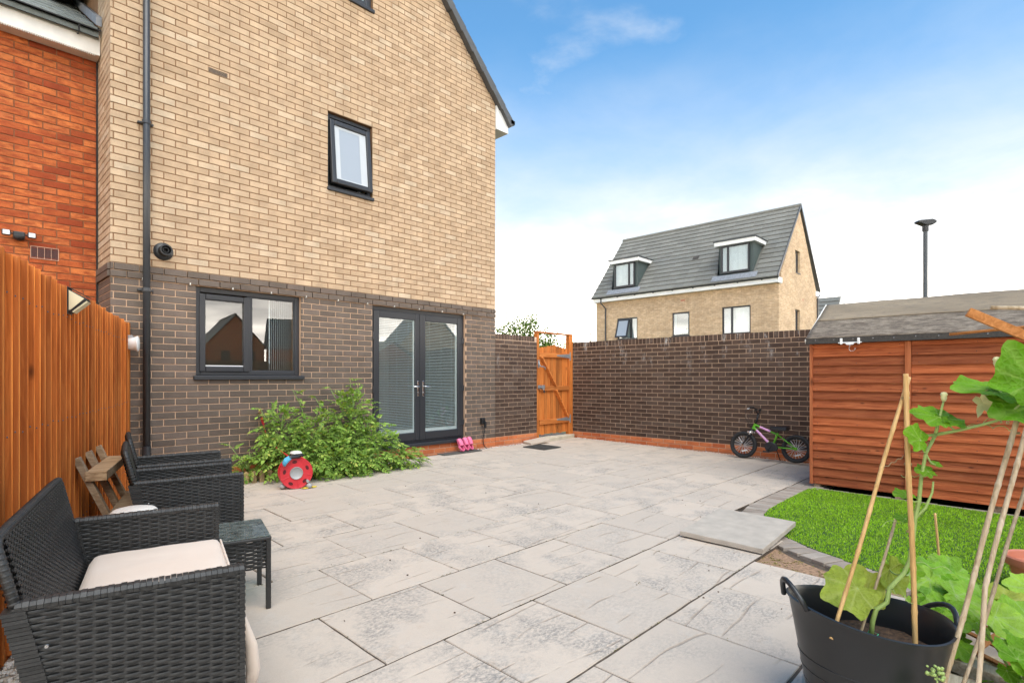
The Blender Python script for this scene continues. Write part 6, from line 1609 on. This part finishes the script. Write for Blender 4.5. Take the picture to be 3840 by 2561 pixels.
for sg in (1, -1):
    zb_ = .424 + .030*sg + .018; y0 = .262*1.10
    pts = [(x, sg*(y0 - .014*(abs(x)/.085)**2 + .022*math.sin(i/8*math.pi)), zb_ + (.085 if sg > 0 else .045)*math.sin(i/8*math.pi)**.8 - .014) for i, x in enumerate([-.085+.17*i/8 for i in range(9)])]
    MB().tube(pts, .0100, 10).build('handle', M['tub'], tub, world=False, smooth=True)
for z in (.14, .19, .24):
    rr_ = .2095 + (z-.14)*.155; MB().tube([(math.cos(2*math.pi*k/48)*rr_, math.sin(2*math.pi*k/48)*rr_*(1+.10*abs(math.sin(2*math.pi*k/48))**2*(z/.42)), z + (z/.42)*(.030*math.sin(2*math.pi*k/48))) for k in range(48)], .0022, 5, closed=True).build('mould_line', M['tub'], tub, world=False, smooth=True)
so = MB(); v, f = [], []; rs = random.Random(2)
for i in range(13):
    for k in range(28):
        a = 2*math.pi*k/28; r_ = .222*i/12; v.append((math.cos(a)*r_, math.sin(a)*r_*1.05, .285 + .016*noise.noise(Vector((math.cos(a)*r_*14, math.sin(a)*r_*14, 1))) + .012*rs.random()))
for i in range(12):
    for k in range(28): l = (k+1) % 28; f.append((i*28+k, i*28+l, (i+1)*28+l, (i+1)*28+k))
so.add(v, f); so.build('compost', M['compost'], tub, world=False, smooth=True)

LEAF_POT = [(b_, t_, n_, L*.9, k_) for b_, t_, n_, L, k_ in LEAF_POT]
sq = thing('squash_vine', 'climbing squash vine growing from the black tub up the canes', 'plant', (2.417, .447, tz+.29))
MB().tube(VINE, [.0085]*5 + [.0075]*5 + [.006]*3, 8).build('stem', M['vine'], sq, smooth=True)
for br in (BR1, BR2, BR3, BR4, BR5): MB().tube(br, [.0062 - .0032*i/(len(br)-1) for i in range(len(br))], 7).build('branch', M['vine'], sq, smooth=True)
nodes = [Vector(p) for p in VINE[2:] + BR1[:5] + BR4[:2]]
for i, (ba, tp_, nr_, L, mk) in enumerate(LEAF_POT):
    leaf_mesh_at(sq, ba, tp_, nr_, L, mk, 100+i)
    nd = min(nodes, key=lambda p: (p-Vector(ba)).length)
    if (nd-Vector(ba)).length > .005: MB().tube(bezier(nd, ba, .012), .0034, 6).build('petiole', M['vine'], sq, smooth=True)
rs = random.Random(31)
for p in VINE[4:12:2] + BR1[1:4]:    # curling tendrils
    p = Vector(p); d = Vector((rs.uniform(-1,1), rs.uniform(-1,1), rs.uniform(-.2,.4))).normalized(); e = d.orthogonal().normalized(); g_ = d.cross(e)
    MB().tube([p + d*.012*i + (e*math.cos(i*1.1)+g_*math.sin(i*1.1))*.008*min(1, i/4) for i in range(12)], .0013, 5).build('tendril', M['vine'], sq, smooth=True)
for p in ((2.608,.249,1.155), (2.572,.099,1.283)):
    p = Vector(p); MB().lathe([(0,-.018),(.006,-.015),(.010,-.004),(.009,.004),(.012,.010),(.008,.018),(0,.020)], 12, Matrix.Translation(p)).build('flower_bud', M['petal'], sq, smooth=True)
fc = Vector((2.643,.141,1.136)); fb = MB()
for k in range(5):
    a = 2*math.pi*k/5+.3; d = (Vector((.694,-.72,0))*math.cos(a) + Vector((0,0,1))*math.sin(a) - Vector((.72,.694,0))*.35).normalized(); s = d.cross(Vector((-.72,-.69,.1))).normalized()
    fb.add([fc, fc+d*.022+s*.015, fc+d*.045+s*.012, fc+d*.062+Vector((0,0,-.008)), fc+d*.045-s*.012, fc+d*.022-s*.015], [(0,1,2,3),(0,3,4,5)])
fb.build('flower', M['petal'], sq, smooth=True, flip=False)

# bamboo canes: each one a thing, knuckles every hand or so
def cane(label, pts, r, mat, knots=.16, group='bamboo canes around the tub'):
    P_ = [Vector(p) for p in pts]; t_ = thing('bamboo_cane', label, 'cane', tuple(P_[0]), group=group)
    path, rad = [], []; L = 0
    for i in range(len(P_)-1):
        a, c = P_[i], P_[i+1]; d = (c-a).length; n = max(2, int(d/.012))
        for k in range(n + (i == len(P_)-2)):
            u = L + d*k/n; q = (u % knots)/knots
            path.append(a.lerp(c, k/n) + Vector((.0018*math.sin(u*13), .0018*math.cos(u*9), 0))); rad.append(r*(1 + (.16 if q < .07 else 0) - .04*math.sin(q*math.pi)))
        L += d
    MB().tube(path, rad, 9).build('culm', M[mat], t_, smooth=True); return t_
cane('golden bamboo cane leaning right inside the black tub', [(2.179,.521,.30),(2.528,.347,1.23)], .0072, 'cane')
cane('golden upright bamboo cane at the middle of the black tub', [(2.425,.31,.21),(2.494,.353,1.243)], .0092, 'cane')
cane('grey bamboo cane tied to the right handle of the tub', [(2.372,.245,.08),(2.641,.042,1.116)], .0085, 'cane_old')
cane('thick pale bamboo cane in front, cut by the right picture edge', [(2.085,.138,.04),(2.226,.112,.578),(2.392,.027,1.043),(2.46,-.015,1.253)], .0072, 'cane_old', .19)
cane('thin grey bamboo cane crossing behind the thick front cane', [(2.33,.21,.05),(2.458,.132,.373),(2.64,.029,.823),(2.756,-.048,1.177)], .0062, 'cane_old')
cane('short dark cane stub inside the tub behind the vine', [(2.36,.482,.22),(2.568,.391,.686)], .0052, 'cane_old', .11)
cane('short cane stuck in the ground before the lawn', [(3.75,.36,-.07),(3.72,.393,.491)], .0062, 'cane', .3)
tw = thing('garden_twine', 'pale twine tying the vine to the canes', 'twine', (2.49,.35,.95))
t1 = MB(); a, c = Vector((2.40,.405,.895)), Vector((2.56,.29,.985))
t1.tube([a.lerp(c, i/30) + Vector((0,0,.004*math.sin(i*1.5))) for i in range(31)], .0016, 5)
for ctr, rr_ in (((2.497,.352,1.15),.013), ((2.478,.342,.905),.0115), ((2.46,.332,.66),.0115), ((2.63,.05,1.03),.011)):
    ctr = Vector(ctr)
    for k in range(2): t1.tube([ctr + Vector((rr_*math.cos(q*.7), rr_*math.sin(q*.7), .004*k+.001*math.sin(q))) for q in range(9)], .0016, 5, closed=True)
t1.build('twine', M['picket'], tw, smooth=True)
gw = thing('green_wire', 'thin green plant wire across the compost in the tub', 'wire', (2.3,.46,tz+.31))
MB().tube([(2.20,.52,tz+.33),(2.32,.47,tz+.325),(2.39,.44,tz+.33),(2.425,.425,tz+.345),(2.43,.455,tz+.35),(2.40,.46,tz+.335)], .0018, 6).build('wire', plain('green_plastic_wire', (.05,.42,.22), .4), gw, smooth=True)

# ------------------------------------------------------------------ squash bed, trellis pieces, planks, terracotta pot
def ground_plant(label, root, leaves, seed):
    t_ = thing('squash_plant', label, 'plant', root, group='low squash plants')
    for i, (ba, tp_, nr_, L, mk) in enumerate(leaves):
        leaf_mesh_at(t_, ba, tp_, nr_, L, mk, seed+i)
        MB().tube(bezier(root, ba, -.03), [.007,.006,.006,.005,.005,.004,.004], 6).build('petiole', M['stem'], t_, smooth=True)
    return t_
_r = random.Random(55)
def more(leaves, n, sc):
    out_ = list(leaves)
    for i in range(n):
        ba, tp_, nr_, L, mk = _r.choice(leaves)
        a = _r.uniform(-1.2, 1.2); q = Matrix.Rotation(a, 3, Vector(nr_)); t2 = q @ Vector(tp_)
        out_.append((tuple(Vector(ba) + Vector((_r.gauss(0,.07), _r.gauss(0,.06), _r.uniform(-.10,.02)))), tuple(t2), tuple((Vector(nr_)+Vector((_r.gauss(0,.25),_r.gauss(0,.25),0))).normalized()), L*_r.uniform(*sc), _r.choice(('squash_mild','squash_mild','squash'))))
    return out_
LEAF_GROUND = more(LEAF_GROUND, 34, (.32, .6)); LEAF_RIGHT = more(LEAF_RIGHT, 14, (.3, .55))
ground_plant('mildewed squash plant spreading between tub and lawn', (3.32,.34,gz(.34)), LEAF_GROUND, 200)
LEAF_RIGHT = [(b_, t_, n_, L*.78, k_) for b_, t_, n_, L, k_ in LEAF_RIGHT]
ground_plant('squash plant with large leaves cut by the right picture edge', (3.0,.02,gz(0)), LEAF_RIGHT, 300)
sg_ = thing('squash_shoot', 'young bright squash shoot at the bottom right by the planks', 'plant', (2.22,.235,gz(.2)))
MB().tube([(2.22,.235,gz(.2)),(2.23,.23,.05),(2.20,.235,.14),(2.205,.225,.22),(2.215,.23,.27)], [.006,.006,.005,.004,.002], 7).build('stem', M['vine'], sg_, smooth=True)
leaf_mesh_at(sg_, (2.20,.235,.14), (-.3,-.1,-.95), (-.70,-.60,.35), .10, 'squash', 401); leaf_mesh_at(sg_, (2.205,.23,.17), (.55,-.7,-.3), (-.6,-.55,.55), .07, 'squash', 402)
bb = MB(); rs = random.Random(8)
for k in range(26): pebble(bb, 2.213+rs.gauss(0,.010), .229+rs.gauss(0,.010), .275+rs.gauss(0,.012), rs.uniform(.004,.008), rs, 1.)
bb.build('bud_cluster', M['vine'], sg_, smooth=True)

TR = [((4.119,.304),(3.924,.176)),((3.941,.16),(4.236,.109)),((4.294,.131),(4.145,-.003)),((3.071,.305),(2.982,.196)),((2.969,.239),(3.197,.178)),((3.18,.143),(3.016,.04)),((3.57,.468),(3.483,.371)),((3.327,.441),(3.497,.411)),((3.382,.304),(3.31,.221))]
tr = thing('fallen_trellis', 'brown diamond trellis lying on the ground among the squash leaves', 'trellis', (3.5,.2,gz(.2)))
# two families of thin laths crossing at pivots
L0 = Vector((2.95, .12, 0)); u1 = Vector((-.63,-.77,0)).normalized(); u2 = Vector((.97,-.24,0)).normalized()
for i in range(7):
    c = Vector((3.02 + .19*i, .21 + .012*i, gz(.2)+.088)); MB().bar(c - u1*.24, c + u1*.26, .028, .009).build('lath', M['trellis'], tr, bevel=.001)
for i in range(4):
    c = Vector((3.55, .36 - .13*i, gz(.2)+.099)); MB().bar(c - u2*.62, c + u2*.66, .028, .009).build('lath', M['trellis'], tr, bevel=.001)
tp2 = thing('standing_trellis', 'brown trellis slats and canes poking in from the upper right edge', 'trellis', (2.45,-.25,gz(-.2)))
MB().bar((2.241,.154,1.437), (2.41,-.256,1.19), .012, .028).build('slat', M['trellis'], tp2, bevel=.001)
MB().tube([(2.332,.104,1.455),(2.36,0,1.446),(2.43,-.26,1.42)], .0062, 8).build('cane_rail', M['cane_old'], tp2, smooth=True)
MB().tube([(2.431,.217,1.38),(2.532,-.104,1.41),(2.55,-.26,1.425)], .0048, 8).build('cane_rail', M['trellis'], tp2, smooth=True)
MB().box(2.41,2.445,-.285,-.25,gz(-.2)-.02,1.62).build('post', M['trellis'], tp2, bevel=.002)
MB().box(2.53,2.56,-.285,-.25,gz(-.2)-.02,1.62).build('post', M['trellis'], tp2, bevel=.002)
for i in range(5): MB().box(2.40,2.57,-.249,-.24,.2+i*.3,.225+i*.3).build('slat', M['trellis'], tp2)
def plank(label, a, b_, wd, th, z, tilt=0.):
    a, b_ = Vector((*a, 0)), Vector((*b_, 0)); t_ = thing('weathered_plank', label, 'plank', tuple((a+b_)/2 + Vector((0,0,z))), math.atan2((b_-a).y, (b_-a).x), group='weathered planks beside the tub')
    L = (b_-a).length; rs = random.Random(int(L*1000)); b = MB(); v, f = [], []; n = 14
    for i in range(n+1):
        x = -L/2 + L*i/n; j = lambda k: k*rs.uniform(-1, 1)
        v += [(x, -wd/2+j(.004), 0), (x, wd/2+j(.004), 0), (x, wd/2+j(.004), th+j(.003)), (x, -wd/2+j(.004), th+j(.003))]
    for i in range(n):
        for k in range(4): l = (k+1) % 4; f.append((i*4+k, i*4+l, (i+1)*4+l, (i+1)*4+k))
    f += [(0,1,2,3), tuple(n*4+k for k in (3,2,1,0))]; b.add(v, f); b.build('board', M['plank'], t_, world=False, bevel=.004); return t_
g0 = gz(.1)
plank('longest weathered plank lying right of the tub', (2.99,.33), (2.80,-.35), .075, .055, g0+.078)
plank('weathered plank nearest the picture edge below the shoot', (2.77,.33), (2.68,-.25), .085, .05, g0+.075)
plank('weathered plank under the brown trellis laths', (3.19,.33), (3.13,-.3), .09, .05, g0+.028)
plank('lowest weathered plank at the bottom edge beside the tub', (2.60,.34), (2.50,-.22), .085, .05, g0+.072)
plank('cross bearer under the weathered planks', (2.40,.30), (3.30,.26), .09, .07, g0+.0)
plank('second cross bearer under the weathered planks', (2.40,-.12), (3.30,-.14), .09, .07, g0+.0)
tpz = thing('terracotta_pot', 'terracotta plastic pot at the right picture edge by the lawn', 'pot', (4.66, -.02, gz(0)))
MB().lathe([(0,0),(.11,0),(.115,.01),(.145,.15),(.165,.152),(.172,.165),(.172,.20),(.163,.208),(.150,.20),(.140,.16),(0,.15)], 36).build('pot_body', M['terracotta'], tpz, world=False, smooth=40)
# pavers under the squash bed
for i in range(9):
    for j in range(5):
        x, y = 4.02+.0 - .0, 0
for i in range(7):
    o = bpy.data.objects.new('slab', slab_mesh(.30, .30)); COL.objects.link(o); o.parent = bed
    o.location = (3.96, -.30*i + .15, gz(0)-.02); o.rotation_euler = (TILT, 0, 0)

# scattered dead leaves and grit on the slabs
rs = random.Random(77); lit = MB()
for k in range(70):
    x, y = rs.uniform(1.2, 7.5), rs.uniform(.9, 6.4)
    if x > 4 and y < 2.2: continue
    pebble(lit, x, y, gz(y)+.004, rs.uniform(.003,.008), rs, .5)
tag(lit.build('debris', M['compost'], flip=False), 'specks of dark grit scattered on the slabs', 'debris', kind='stuff')
